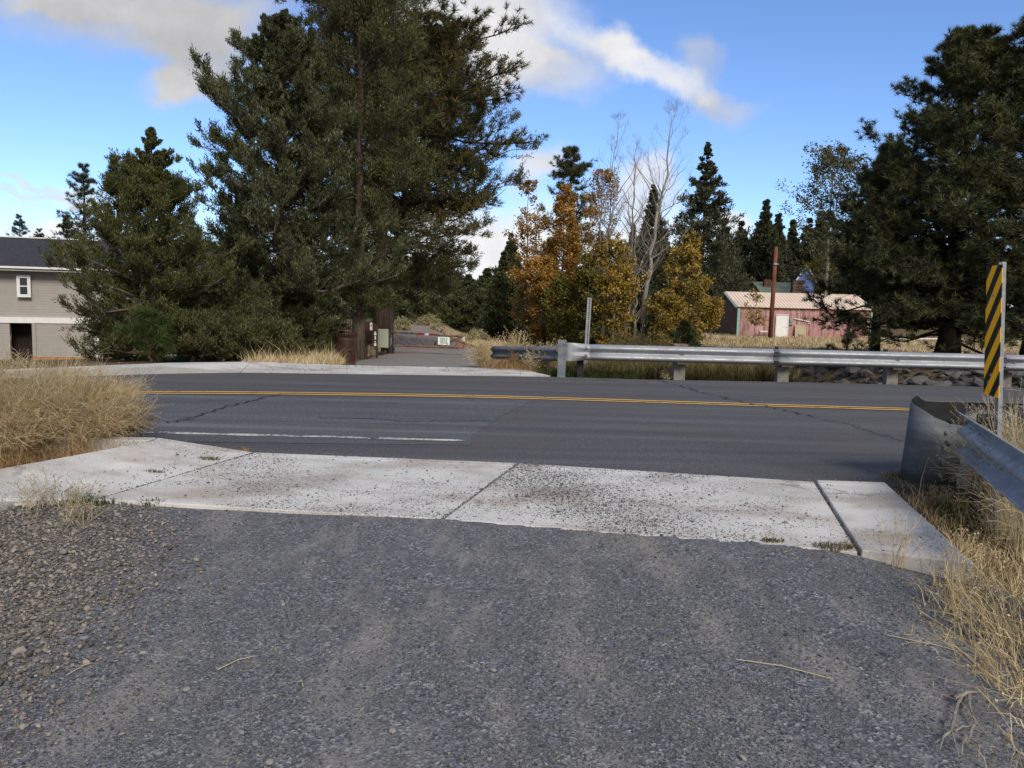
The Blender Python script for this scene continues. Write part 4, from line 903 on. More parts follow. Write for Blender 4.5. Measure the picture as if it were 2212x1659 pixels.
n = 9000; Y = rng.uniform(22, 75, n); xr = np.interp(Y, Ri[:, 1], Ri[:, 0]); X = xr+rng.random(n)*2.2+.05; k = canal_d(X, Y) < -4.2; X, Y = X[k], Y[k]; grass('canal_edge_grass', ter(X, Y), rng.uniform(.10, .45, len(X)), .03, 'straw', 'golden grass between the path and the canal', .6)
# near right verge
n = 10500; Y = 2.4+5.0*rng.random(n); xe = np.interp(Y, [2.3, 3.2, 4.2, 4.75, 6.0, 7.2], [1.72, 1.98, 2.35, 2.78, 3.02, 3.3]); X = xe+rng.random(n)**1.1*2.6+rng.normal(0, .10, n); k = ~((Y > BR[1]-.02) & (X < BR[0]+(Y-BR[1])*(FR[0]-BR[0])/(FR[1]-BR[1])+.03)) & ~((X > 3.35)&(X < 3.95)&(Y > 6.9)); X, Y = X[k], Y[k]
zr = np.where(X < 2.9, np.maximum(tz(X, Y), path_z(np.minimum(X, 2.9), np.minimum(Y, 6.9))), tz(X, Y)); zr = np.where(Y > 6.0, tz(X, Y), zr)
grass('verge_straw', np.c_[X, Y, zr-.01], rng.lognormal(math.log(.10), .5, len(X)), .0050, 'straw', 'matted dry straw on the verge below the near guardrail', 1.3)
n = 4200; Y = rng.uniform(2.6, 6.6, n); X = np.interp(Y, [2.6, 4.2, 4.8, 6.6], [2.0, 2.7, 2.9, 3.2])+np.abs(rng.normal(.22, .28, n)); k = np.sin(X*5+1)+np.sin(Y*3.3) > .4; X, Y = X[k], Y[k]
grass('verge_green_grass', ter(X, Y), rng.uniform(.05, .17, len(X)), .006, 'grass_green', 'green grass patches among the straw on the near verge', .9)
# left verge between kerb and slab, under the weeds
n = 12000; X = rng.uniform(-7.5, -2.9, n); Y = rng.uniform(5.6, 7.6, n); a_, b_ = FL, LW
lineY = FL[1]+(X-FL[0])*(BL[1]-FL[1])/(BL[0]-FL[0]); k = (Y > lineY+.03) & (Y < FL[1]-.2); X, Y = X[k], Y[k]
grass('verge_weeds', ter(X, Y), rng.uniform(.08, .34, len(X)), .006, 'straw_brown', 'brown dry undergrowth between kerb and concrete slab', .8)
n = 1500; X = rng.uniform(-3.9, -3.0, n); Y = rng.uniform(6.9, 7.5, n); lineY = FL[1]+(X-FL[0])*(BL[1]-FL[1])/(BL[0]-FL[0]); k = (Y > lineY+.03); X, Y = X[k], Y[k]
grass('verge_green_weeds', ter(X, Y), rng.uniform(.04, .13, len(X)), .008, 'grass_green', 'low green weeds in the corner behind the concrete slab', .8)
def weed(name, loc, label, n, h, R, mat, seed='seed', lean=(0, 0), twigs=7, sr=.0028, heads=True, group=None, curl=.5, hsz=.006, cat='weed'):
    """dry many-stemmed weed: curved stems that fork into finer twigs with small heads"""
    root = thing(name, loc, label, cat, group); st_, hd = MB(), MB()
    az = rng.uniform(0, 6.283, n); rr = np.sqrt(rng.random(n)); sp = R*rr*rng.uniform(.5, 1.1, n)
    p0 = np.stack([np.cos(az)*sp*.35, np.sin(az)*sp*.35, -.03+0*az], 1); hh = h*rng.uniform(.5, 1.05, n)*(1-.35*rr**2)
    tipx = np.stack([np.cos(az)*sp+lean[0]*hh/h, np.sin(az)*sp+lean[1]*hh/h, hh], 1)
    ctrl = p0*.35+tipx*.35+np.stack([0*az, 0*az, hh*.45], 1)+rng.normal(0, .04, (n, 3))
    K_ = 6; s = np.linspace(0, 1, K_); Q = (1-s)[None, :, None]**2*p0[:, None]+2*(s*(1-s))[None, :, None]*ctrl[:, None]+s[None, :, None]**2*tipx[:, None]
    Q[:, 1:] += rng.normal(0, .008, Q[:, 1:].shape)
    for q in range(K_-1): st_.segs(Q[:, q], Q[:, q+1], sr*(1-.13*q), sr*(1-.13*(q+1)), 3)
    if twigs:
        qi = rng.integers(1, K_-1, (n, twigs)); ii = np.arange(n)[:, None]; fr = rng.random((n, twigs, 1)); b = Q[ii, qi]*(1-fr)+Q[ii, qi+1]*fr
        dd = unit(unit(Q[ii, qi+1]-Q[ii, qi])+rng.normal(0, curl, (n, twigs, 3))); ln = h*rng.uniform(.10, .30, (n, twigs, 1)); t1 = b+dd*ln
        d2 = unit(dd+rng.normal(0, curl, dd.shape)); t2 = t1+d2*ln*.6; d3 = unit(dd+rng.normal(0, curl, dd.shape)); t3 = t1+d3*ln*.55
        f = lambda a: a.reshape(-1, 3)
        st_.segs(f(b), f(t1), sr*.6, sr*.5, 3); st_.segs(f(t1), f(t2), sr*.5, sr*.3, 3); st_.segs(f(t1), f(t3), sr*.45, sr*.3, 3)
        if heads:
            E = np.concatenate([f(t2), f(t3), tipx]); E = E[rng.random(len(E)) < .8]; rocks(hd, E, rng.uniform(.6, 1.3, len(E))*hsz, OCT, .2, 1.0)
    st_.build('stems', M[mat], root)
    if hd.v: tag(hd.build('seed_heads', M[seed], root), kind='stuff')
    return root
LG = 'dry weeds between the road and the left slab'
for x, y, lab, n, h, R, mat, lean in [(-330, 985, 'wide straw weed clump outside the left frame edge', 300, .8, .6, 'straw', (0, 0)), (-620, 990, 'farther straw weed clump along the kerb', 260, .7, .6, 'straw', (0, 0)), (70, 985, 'large pale dry weed clump at the left edge of the frame', 380, .80, .58, 'straw', (.12, 0)), (180, 985, 'dense golden weed clump leaning right towards the road', 400, .72, .50, 'straw', (.22, .05)), (250, 972, 'thin brown weed at the road end of the left clump', 110, .50, .34, 'straw_brown', (.16, .05)),
        (-40, 990, 'tall straw weed clump cut by the left frame edge', 320, .82, .55, 'straw', (.1, 0)), (120, 958, 'back row weed clump against the kerb', 300, .72, .5, 'straw', (.15, 0)), (110, 975, 'few tall bent stalks rising out of the left weed clump', 34, 1.02, .9, 'straw_pale', (.1, 0)), (20, 1000, 'front weed clump with upright stalks by the slab', 260, .62, .45, 'straw', (.1, -.05))]:
    p = G(x, y, -.06); weed('dry_weed', p, lab, n, h, R, mat, 'seed', lean, 8, .0024, True, LG, .55, .0042)
for x, y, lab, h, R, n in [(155, 1130, 'spindly dry weed with a forked stem on the coarse gravel', .30, .16, 9), (186, 1128, 'second spindly dry weed, right of the forked one', .32, .15, 12), (60, 1118, 'low dry weed at the left frame edge on the gravel', .34, .2, 10), (100, 1095, 'dry weed with dark seed pods behind the green tuft', .30, .14, 8)]:
    p = G(x, y, 0); p[2] = float(path_z(p[0], p[1])); weed('dry_weed', p, lab, n, h, R, 'straw_pale', 'seed', (.02, 0), 7, .0021, True, 'spindly dry weeds on the gravel', .5, .0042)
RG = 'dry weeds around the near guardrail'
for x, y, Yd, lab, n, h, R, lean in [(2195, 0, 6.0, 'tall pale weed with button seed heads in front of the striped panel', 46, .85, .22, (-.12, 0)), (2240, 0, 5.5, 'tall pale weed at the right frame edge', 46, .92, .25, (-.02, 0)), (2185, 0, 6.5, 'dry weed bush behind the guardrail beam', 80, .62, .3, (0, 0)), (2230, 0, 6.2, 'straw weed beside the marker post', 90, .9, .5, (-.15, 0)), (2200, 0, 7.0, 'dry weed between the two near rails', 90, .75, .55, (-.1, 0))]:
    p = A(x, 900, Yd); p[2] = float(tz(p[0], p[1])); weed('dry_weed', p, lab, n, h, R, 'straw_pale', 'seed', lean, 6, .0030, True, RG, .45, .0075)
for x, y, lab, n, h, R, lean in [(2060, 1335, 'upright straw tuft growing below the slab corner', 26, .42, .16, (-.02, 0)), (2110, 1290, 'straw tuft against the slab corner', 22, .36, .14, (0, 0)), (1935, 1235, 'thin straw tuft at the slab edge', 14, .34, .12, (0, 0)), (2180, 1420, 'straw tuft at the lower right frame edge', 40, .40, .25, (-.15, 0)), (2205, 1520, 'spreading straw tuft at the bottom right, stalks over the gravel', 46, .36, .42, (-.25, -.05)), (2035, 1075, 'straw under the rounded rail end', 26, .16, .16, (0, 0)), (2160, 1130, 'dense straw around the marker post, behind the guardrail beam', 90, .42, .3, (0, 0)), (2130, 1180, 'straw weed beside the guardrail beam', 50, .17, .25, (-.05, 0))]:
    p = G(x, y, -.05); p[2] = float(path_z(p[0], p[1])) if p[0] < 2.6 else float(tz(p[0], p[1])); weed('straw_tuft', p, lab, n, h, R, 'straw', 'straw', lean, 2, .0022, True, RG+' and slab', .35, .005, cat='grass')
for x, y, lab, n in [(585, 0, '', 0)]: pass
FG = 'weeds by the far guardrail'
for px, Yd, lab, n, h, R, mat in [(1165, 17.6, 'pale bushy weed in front of the approach rail', 150, .62, .35, 'straw_pale'), (1120, 18.2, 'brown weed at the start of the approach rail', 130, .55, .35, 'straw_brown'), (1195, 17.3, 'golden upright grass left of the end post', 90, .72, .22, 'straw'), (1110, 20.5, 'yellow weed behind the approach rail', 120, 1.0, .6, 'straw'), (1380, 18.5, 'tall green-yellow weed above the far guardrail', 90, 1.15, .55, 'grass_olive'), (1330, 18.8, 'thin tall weed behind the perforated post', 60, 1.15, .4, 'grass_olive'), (1425, 18.6, 'short green-yellow weed above the rail, right of the tall one', 70, 1.0, .4, 'grass_olive'), (1050, 24, 'golden weed clump at the path edge', 140, .8, .7, 'straw'), (1450, 16.9, 'orange dry grass tuft at a far rail post', 80, .3, .3, 'straw')]:
    p = on(px, Yd); weed('roadside_weed', p, lab, n, h, R, mat, mat, (.05, 0), 5, .005, True, FG, .5, .014)
# green tufts growing in the joints and along the slab
for x, y, lab, n, R, mat, h in [(450, 1000, 'brownish green tuft in the concrete joint', 130, .075, 'grass_olive', .05), (335, 1030, 'green tuft lower in the same joint', 90, .06, 'grass_green', .05), (530, 978, 'tiny weed at the road end of the joint', 60, .05, 'straw_brown', .04), (120, 1085, 'dark green weed patch on the coarse gravel by the slab', 420, .22, 'grass_green', .09), (190, 1088, 'smaller dark green weed beside the big patch', 220, .15, 'grass_green', .07), (333, 1090, 'small green tuft at the slab edge', 90, .06, 'grass_green', .06), (1800, 1192, 'olive tuft at the last slab joint', 240, .11, 'grass_olive', .055), (1668, 1180, 'small flat tuft at the slab edge right of the middle', 90, .06, 'grass_olive', .035), (1930, 1040, 'dark tuft between slab and rail end', 120, .1, 'grass_olive', .1)]:
    p = G(x, y, .0); p[2] = float(path_z(p[0], p[1])) if y > 1060 else .022
    mb = MB(); az = rng.uniform(0, 6.28, n); q = R*np.sqrt(rng.random(n)); blades(mb, np.stack([np.cos(az)*q*1.3, np.sin(az)*q*.6, 0*az], 1), rng.uniform(.4, 1.2, n)*h, .007, 1.0)
    o = mb.build('grass_tuft', M[mat], loc=(0, 0, 0)); o.location = p; tag(o, lab, 'grass', 'green tufts along the concrete slabs')
# straws and a broken root lying on the gravel
for a, b, lab in [((470, 1444), (550, 1415), 'long pale straw lying on the dark gravel'), ((145, 1461), (200, 1434), 'pale straw at the lower left of the path'), ((655, 1480), (642, 1470), 'short straw bit in the middle gravel'), ((1590, 1432), (1800, 1478), 'thin curved stalk at the right of the path'), ((1915, 1385), (2150, 1440), 'long straw reaching in from the right tuft')]:
    p, q = G(*a, .0), G(*b, .0); p[2] = path_z(p[0], p[1])+.012; q[2] = path_z(q[0], q[1])+.012; mb = MB(); mid_ = (p+q)/2+np.array([.0, .02, .004]); mb.tube([p, mid_, q], [.0022, .0024, .0016], 5); tag(mb.build('straw', M['straw_pale'], loc=p), lab, 'straw', 'straws lying on the gravel')
mb = MB(); p0 = G(2085, 1515, 0); p0[2] = float(path_z(p0[0], p0[1]))+.02
def rootlet(a, b, r): a, b = G(*a, 0), G(*b, 0); a[2] = b[2] = p0[2]; mm_ = (a+b)/2+np.array([rng.normal(0, .008), 0, .012]); mb.tube([a, mm_, b], [r, r*.8, r*.6], 6)
for a, b, r in [((2060, 1528), (2110, 1512), .011), ((2075, 1525), (2060, 1565), .007), ((2092, 1518), (2105, 1580), .007), ((2060, 1565), (2052, 1600), .006), ((2105, 1580), (2090, 1622), .005), ((2052, 1600), (2028, 1640), .004), ((2055, 1600), (2070, 1655), .004), ((2090, 1610), (2075, 1650), .004), ((2092, 1615), (2112, 1656), .004), ((2060, 1600), (2095, 1590), .005), ((2052, 1598), (2020, 1625), .0035)]: rootlet(a, b, r)
tag(mb.build('dry_root', M['dead_wood'], loc=p0), 'forked dry root lying on the gravel at the lower right', 'root')

# ------------------------------------------------------------------ canal rocks
RR = []
def bank_pts(n, y0, y1, lo, hi):
    out = []
    while len(out) < n:
        Y = rng.uniform(y0, y1); X = rng.uniform(-8, 22); d = float(canal_d(X, Y))
        if lo < d < hi: out.append((X, Y, float(tz(X, Y))))
    return np.array(out)
bm_ = []
for k in range(6):
    mb = MB(); rocks(mb, np.zeros((1, 3)), np.array([1.0]), ICO2, .16, .8); o = mb.build('boulder', M['riprap']); bm_.append(o)
pts = bank_pts(150, 18, 42, 2.7, 6.2)
for k, q in enumerate(pts):
    o = bm_[k] if k < 6 else bm_[k % 6].copy()
    if k >= 6: C.objects.link(o)
    s = float(rng.lognormal(math.log(.27), .35)); o.location = (q[0], q[1], q[2]+s*.15); o.scale = (s*1.25, s, s*.75); o.rotation_euler = (rng.uniform(-.4, .4), rng.uniform(-.4, .4), rng.uniform(0, 6.28))
    tag(o, 'grey angular rock in the canal bank seen under the far guardrail', 'rock', 'rocks of the canal bank')
m = MB(); q = bank_pts(1500, 17.5, 44, 2.5, 6.0); R = rng.lognormal(math.log(.11), .4, len(q)); rocks(m, q, R, ICO1, .22, .7); tag(m.build('bank_rubble', M['riprap']), 'small rubble between the canal rocks', 'rubble', kind='stuff')
m = MB(); q = bank_pts(1700, 44, 80, 2.2, 6.6); R = rng.lognormal(math.log(.27), .35, len(q)); rocks(m, q, R, ICO1, .25, .75); q = bank_pts(500, 44, 80, -6.0, -2.6); R = rng.lognormal(math.log(.2), .35, len(q)); rocks(m, q, R, ICO1, .25, .75)
tag(m.build('lava_rubble', M['lava']), 'black lava rubble on the canal bank beyond the path', 'rubble', kind='stuff')
for x, y, Yd, r, lab in [(1480, 722, 58, .5, 'dark boulder in the meadow left of the shed'), (952, 716, 46, .4, 'pale boulder at the foot of the young juniper')]:
    p = on(x, Yd); mb = MB(); rocks(mb, np.zeros((1, 3)), np.array([r]), ICO2, .15, .8); o = mb.build('boulder', M['riprap']); o.location = p; tag(o, lab, 'rock')

# ------------------------------------------------------------------ guardrails
WB = [(-.02, -.155), (.0, -.150), (.062, -.118), (.083, -.095), (.083, -.075), (.062, -.052), (.012, -.018), (.0, .0), (.012, .018), (.062, .052), (.083, .075), (.083, .095), (.062, .118), (.0, .150), (-.02, .155)]
WB = [(a, b*1.06) for a, b in WB]
def along(a, b, n=2): return np.linspace(a, b, n)
def bolt(mb, p, r=.014, axis=1):
    d = np.zeros(3); d[axis] = -.014; mb.tube([np.asarray(p)+[0, .004, 0], np.asarray(p)+d], [r, r*.8], 8)
# far bridge rail
RY, RT = 16.35, .66
x0 = A(1269, 770, RY)[0]; xs = [x0]+[A(x, 770, RY)[0] for x in (1675, 2164)]; sp_ = xs[2]-xs[1]; xs += [xs[2]+sp_, xs[2]+2*sp_]
gr = thing('guardrail', (x0, RY, 0), 'long galvanised guardrail along the far side of the road above the canal', 'guardrail')
def rel(o_): return np.array([-o_[0], -o_[1], -o_[2]])
og = np.array([x0, RY, 0.0]); zc = RT-.165
for a, b in zip(xs[:-1], xs[1:]):
    mb = MB(); mb.sweep(WB, along(np.array([a-.06, RY, zc]), np.array([b+.06, RY, zc]), 8)); mb.build('rail', M['galv'], gr, True, og, solid=.004)
    # splice bolts
    s_ = MB()
    for dx in (-.09, .09):
        for dz in (.09, -.09): bolt(s_, (b+dx, RY-.088, zc+dz), .012)
        bolt(s_, (b+dx, RY-.02, zc), .012)
    s_.build('splice_bolts', M['galv_dark'], gr, False, og)
for px in (1468, 1692, 1928, 2174, 2400, 2640):
    X = A(px, 780, RY+.25)[0]
    mb = MB(); mb.box((X, RY+.30, .02), (.24, .20, 1.18)); mb.build('post', M['post_wood'], gr, False, og, bevel=.012)
    mb = MB(); mb.box((X, RY+.10, zc-.03), (.20, .20, .34)); mb.build('spacer_block', M['cap_wood'], gr, False, og, bevel=.01)
    mb = MB(); mb.box((X, RY+.28, .655), (.30, .24, .09)); mb.build('post_cap', M['cap_wood'], gr, False, og, bevel=.012)
    mb = MB(); bolt(mb, (X, RY-.012, zc), .03); mb.box((X-.02, RY-.006, zc), (.09, .012, .045)); mb.build('post_bolt', M['galv_dark'], gr, False, og)
X = A(1253, 790, RY+.2)[0]; mb = MB(); mb.box((X, RY+.22, .1), (.13, .15, 1.0)); mb.build('post', M['black_metal'], gr, False, og)
# end shoe and end post
xe_ = A(1222, 770, RY)[0]; mb = MB(); K_ = 7
shoe = np.array([np.interp(np.linspace(0, 1, K_), [0, 1], [xe_, x0+.05]), np.full(K_, RY), np.full(K_, zc)]).T
rows_ = []
for k in range(K_):
    f = sstep(np.array(k/(K_-1)), .15, 1.0); pr = np.array([(a*f-.0+(1-f)*.012, b*(1.14-.14*f)) for a, b in WB]); rows_.append(np.c_[np.full(len(pr), shoe[k, 0]), RY-.004-pr[:, 0], zc+pr[:, 1]])
v = np.array(rows_); mlen = len(WB); i = (np.arange(K_-1)[:, None]*mlen+np.arange(mlen-1)[None]).ravel(); mb.add(v, np.stack([i, i+1, i+1+mlen, i+mlen], 1)); mb.build('end_shoe', M['galv'], gr, True, og, solid=.005)
mb = MB(); mb.add([(xe_+.08, RY-.099, zc-.075), (x0-.03, RY-.099, zc-.09), (x0-.01, RY-.099, zc-.05), (x0-.10, RY-.099, zc-.072)], [[0, 1, 2, 3]]); mb.build('rust_streak', M['rust'], gr, False, og)
Xp = A(1213, 770, RY+.1)[0]; mb = MB(); mb.box((Xp, RY-.02, .28), (.165, .012, .90)); mb.box((Xp, RY+.16, .28), (.165, .012, .90)); mb.box((Xp, RY+.07, .28), (.012, .168, .88)); mb.build('end_post', M['galv_dark'], gr, False, og)
mb = MB(); [bolt(mb, (Xp+.055, RY-.028, z_), .016) for z_ in (.36, .46, .55, .64)]; mb.build('end_post_bolts', M['galv_dark'], gr, False, og)
# approach rail behind, with its rounded end
e0 = A(1066, 768, 19.3); e1 = A(1208, 768, 16.75); e1[2] = .42; e0[2] = .24
ar = thing('approach_guardrail', e0, 'low dull guardrail section angling back from the end post, rounded end in dry grass', 'guardrail')
mb = MB(); pth = along(e0, e1, 10); mb.sweep([(a, b*.95) for a, b in WB], pth); mb.build('rail', M['galv_dark'], ar, True, e0, solid=.004)
mb = MB(); an = np.linspace(0, math.pi*1.05, 9); dv = unit(e1-e0); nv = np.array([dv[1], -dv[0], 0]); cc = e0-dv*.0-nv*.14
arc = np.array([cc+nv*.14*math.cos(t)-dv*.16*math.sin(t) for t in an])[::-1]; mb.sweep([(a*.6, b*.95) for a, b in WB], arc); mb.build('rounded_end', M['galv_dark'], ar, True, e0, solid=.004)
for s in (.3, .75):
    q = e0+(e1-e0)*s; mb = MB(); mb.box((q[0], q[1]+.2, -.05), (.15, .15, .9)); mb.build('post', M['post_wood'], ar, False, e0, bevel=.01)
# near guardrail with its wrap-around end
nz = .715-.165
P1 = np.array([3.70, 6.55, nz]); P2 = np.array([2.98, 4.45, nz]); P3 = np.array([2.5, 2.2, nz]); P4 = np.array([2.4, -1.0, nz])
ng = thing('near_guardrail', (3.7, 6.6, 0), 'near guardrail with a curved end plate, beam running out of frame at the right', 'guardrail'); og = np.array([3.7, 6.6, 0.])
def bez(pts, n=24):
    pts = np.asarray(pts); s = np.linspace(0, 1, n); t_ = np.linspace(0, 1, len(pts)); return np.stack([np.interp(s, t_, pts[:, k]) for k in range(3)], 1)
mb = MB(); mb.sweep(WB, bez([P1, (P1+P2)/2, P2, P3, P4], 40)[::-1][::1], mi=0)
mb.build('rail', M['rail_steel'], ng, True, og, solid=.005)
cxy = np.array([3.74, 7.0]); an = np.linspace(rad(-78), rad(-262), 24); rr_ = .215
arc = [np.array([cxy[0]+rr_*1.12*math.cos(t), cxy[1]+rr_*math.sin(t)]) for t in an]
line = [np.array([3.83, 6.735])]+arc+[np.array([3.85, 7.20]), np.array([4.1, 7.215])]
line = np.array(line); zb = np.full(len(line), .04); f_ = np.linspace(0, 1, len(line)); zt_ = np.interp(f_, [0, .10, .35, .6, .8, .9, 1], [.56, .57, .66, .735, .775, .735, .72])+.006*np.sin(f_*19)
tilt = np.array([.0, .0])
mb = MB(); n = len(line); v = []
for lv_ in (0, .33, .66, 1): v.append(np.c_[line+np.array([.05*(lv_-.0), .0])*1.0, zb+(zt_-zb)*lv_])
v = np.concatenate(v); i = np.arange(n-1); fs = [np.stack([i+k*n, i+1+k*n, i+1+(k+1)*n, i+(k+1)*n], 1) for k in range(3)]; mb.add(v, *fs)
mb.build('end_plate', M['plate'], ng, True, og, solid=.006)
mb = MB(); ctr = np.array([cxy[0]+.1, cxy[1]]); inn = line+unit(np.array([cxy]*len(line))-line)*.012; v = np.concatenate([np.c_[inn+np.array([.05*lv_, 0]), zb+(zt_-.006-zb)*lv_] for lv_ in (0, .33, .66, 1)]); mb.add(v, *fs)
mb.build('inner_shade', M['black_metal'], ng, True, og)  # black sheet just inside the end plate: the opening's shade painted as colour
mb = MB()
for z_ in (.12, .24, .37, .50): 
    t_ = rad(-83); mb.tube([(cxy[0]+.05*z_/.7-.03, cxy[1]-.205, z_), (cxy[0]+.05*z_/.7-.034, cxy[1]-.237, z_)], [.022, .016], 8)
mb.build('plate_bolts', M['galv_dark'], ng, False, og)
for s in (.12, 1.3):
    q = P1+(P2-P1)*s; mb = MB(); mb.box((q[0]+.18, q[1]-.02, .18), (.13, .15, 1.1)); mb.build('post', M['black_metal'] if s < .5 else M['post_wood'], ng, False, og, bevel=.01)
mb = MB(); q = P1+(P2-P1)*.1
for dz in (.09, -.09):
    for s in (.02, .06): r_ = P1+(P2-P1)*s; mb.tube([r_+np.array([-.085, 0, dz]), r_+np.array([-.10, 0, dz])], [.016, .014], 8)
mb.build('rail_bolts', M['black_metal'], ng, False, og)
n2 = thing('bridge_guardrail', (4.0, 7.25, 0), 'brown-topped rail along the near road edge, mostly hidden behind tall weeds', 'guardrail'); o2 = np.array([4., 7.25, 0])
mb = MB(); mb.sweep(WB, along(np.array([4.05, 7.26, nz]), np.array([14, 7.3, nz]), 8)[::-1]); mb.build('rail', M['galv_dark'], n2, True, o2, solid=.005)
for X in (4.6, 6.6, 8.6, 10.6):
    mb = MB(); mb.box((X, 7.02, .15), (.2, .2, 1.12)); mb.build('post', M['post_wood'], n2, False, o2, bevel=.01)

# ------------------------------------------------------------------ striped marker panel and posts
far_ = A(2135, 574, 6.15); th = rad(-102)
mk = thing('hazard_marker', (far_[0]+.115, far_[1], float(tz(far_[0], far_[1]))), 'object marker panel with diagonal black and yellow stripes on a steel post', 'sign', None, th)
mk.rotation_euler = (rad(3.2), 0, th)
zb = far_[2]-mk.location[2]-.98
mb = MB(); mb.prism([(0, -.002), (.293, -.002), (.305, -.002), (.305, .002), (.012, .002), (0, .002)], 0, .98)
po = mb.build('striped_panel', M['stripes'], mk); po.location = (0, 0, zb)
mb = MB(); u_ = [(-.035, 0), (-.018, 0), (-.012, .030), (.012, .030), (.018, 0), (.035, 0), (.035, .005), (.022, .005), (.016, .035), (-.016, .035), (-.022, .005), (-.035, .005)]
mb.prism(u_, -.3, zb+1.0); o = mb.build('post', M['post_steel'], mk); o.location = (.245, .006, 0)
mb = MB(); [mb.tube([(.152, -.002, z_), (.152, -.010, z_)], [.011, .009], 8) for z_ in (.76, .16)]; o = mb.build('panel_bolts', M['galv'], mk); o.location = (0, 0, zb)
# perforated sign post without a sign
b_ = on(1267, 17.6); tp = A(1274, 643, 17.6); h_ = tp[2]-b_[2]
ps = thing('steel_post', b_, 'bare perforated steel sign post leaning slightly, behind the guardrail shoe', 'post'); mb = MB()
mb.prism([(-.045, 0), (-.022, 0), (-.016, .03), (.016, .03), (.022, 0), (.045, 0), (.045, .004), (.025, .004), (.019, .034), (-.019, .034), (-.025, .004), (-.045, .004)], -.3, h_)
o = mb.build('post', M['galv'], ps); mh = MB()
for z_ in np.arange(.55, h_-.02, .05): mh.tube([(0, -.0005+.026, z_), (0, .022, z_)], [.011, .011], 8)
mh2 = mh.build('perforation', M['black_metal'], ps)
ps.rotation_euler = (0, rad(1.6), 0)
# small trail marker
b_ = H(1091, 741, 20); mt = thing('trail_marker', b_, 'short wooden trail marker with a small white plate, beside the path', 'sign'); s = b_[1]/1725
mb = MB(); mb.box((0, 0, .3), (.16, .08, .62)); mb.build('post', M['post_wood'], mt, bevel=.008)
mb = MB(); mb.box((0, -.045, .66), (.24, .012, .28)); mb.build('plate', M['white'], mt); mb = MB(); mb.prism([(-.05, -.0545), (.05, -.0545), (.05, -.052), (-.05, -.052)], .6, .74); mb.build('emblem', M['grey_box'], mt)

# ------------------------------------------------------------------ trash can, bag station, gate
b_ = H(747, 785, 17); s = b_[1]/FPX
tcn = thing('trash_can', b_, 'brown slatted steel trash can with a flared rim and raised lid', 'trash can'); Rr, hh = 21*s, 64*s
mb = MB(); an = np.arange(30)*2*math.pi/30
for t in an:
    c_, s__ = math.cos(t), math.sin(t)
    Rm = np.array([[c_, -s__, 0], [s__, c_, 0], [0, 0, 1]]); mb.box((c_*Rr*.97, s__*Rr*.97, hh*.46), (.010, .038, hh*.86), Rm)
    mb.segs([(c_*Rr*.97, s__*Rr*.97, hh*.88)], [(c_*Rr*1.12, s__*Rr*1.12, hh*1.02)], .014, .014, 4)
mb.build('slats', M['brown_metal'], tcn)
mb = MB()
def ring(mb, r, z0, z1, k=32, t=.012):
    a = np.arange(k)*2*math.pi/k; c_, s__ = np.cos(a), np.sin(a)
    v = np.concatenate([np.c_[c_*r, s__*r, 0*a+z0], np.c_[c_*r, s__*r, 0*a+z1], np.c_[c_*(r-t), s__*(r-t), 0*a+z0], np.c_[c_*(r-t), s__*(r-t), 0*a+z1]]); i = np.arange(k); j = (i+1) % k
    mb.add(v, np.stack([i, j, j+k, i+k], 1), np.stack([j+2*k, i+2*k, i+3*k, j+3*k], 1), np.stack([i+k, j+k, j+3*k, i+3*k], 1), np.stack([j, i, i+2*k, j+2*k], 1))
ring(mb, Rr*1.01, 0, hh*.07); ring(mb, Rr*1.01, hh*.80, hh*.88); ring(mb, Rr*1.15, hh*1.01, hh*1.035); mb.build('bands', M['brown_metal'], tcn)
mb = MB(); k = 24; a = np.arange(k)*2*math.pi/k
mb.tube([(0, 0, .02), (0, 0, hh*.92)], [Rr*.86, Rr*.86], 24); mb.build('liner', M['black_metal'], tcn)
mb = MB(); mb.tube([(0, 0, hh*1.10), (0, 0, hh*1.13), (0, 0, hh*1.17)], [Rr*.72, Rr*.70, Rr*.2], 24)
for t in (0.6, 2.7, 4.8): mb.segs([(math.cos(t)*Rr*.66, math.sin(t)*Rr*.66, hh*.98)], [(math.cos(t)*Rr*.66, math.sin(t)*Rr*.66, hh*1.11)], .012, .012, 5)
mb.build('lid', M['brown_metal'], tcn)
mb = MB(); mb.box((Rr*.35, -Rr*.97, hh*.48), (Rr*.95, .012, .05)); mb.build('cross_bar', M['brown_metal'], tcn)
# bag station
b_ = H(803, 776, 17); s = b_[1]/FPX
bs = thing('bag_dispenser', b_, 'brown dog bag station with rounded top on two posts', 'dispenser')
for dx in (-11*s, 11*s): mb = MB(); mb.box((dx, 0, 35*s), (4*s, .05, 74*s)); mb.build('post', M['brown_metal'], bs)
mb = MB(); an = np.linspace(0, math.pi, 12); pr = [(-12.5*s, 30*s)]+[(-math.cos(t)*12.5*s, 68*s+math.sin(t)*11*s) for t in an]+[(12.5*s, 30*s)]
pv = np.array(pr); n = len(pv); v = np.concatenate([np.c_[pv[:, 0], np.full(n, -.03), pv[:, 1]], np.c_[pv[:, 0], np.full(n, -.06), pv[:, 1]]]); i = np.arange(n); j = (i+1) % n
mb.add(v, np.arange(n)[None], np.arange(n, 2*n)[::-1][None], np.stack([i, j, j+n, i+n], 1)); mb.build('back_panel', M['brown_metal'], bs)
mb = MB(); mb.box((-3.5*s, -.11, 50*s), (11*s, .10, 24*s)); mb.build('bag_box', M['door_dark'], bs, bevel=.01)
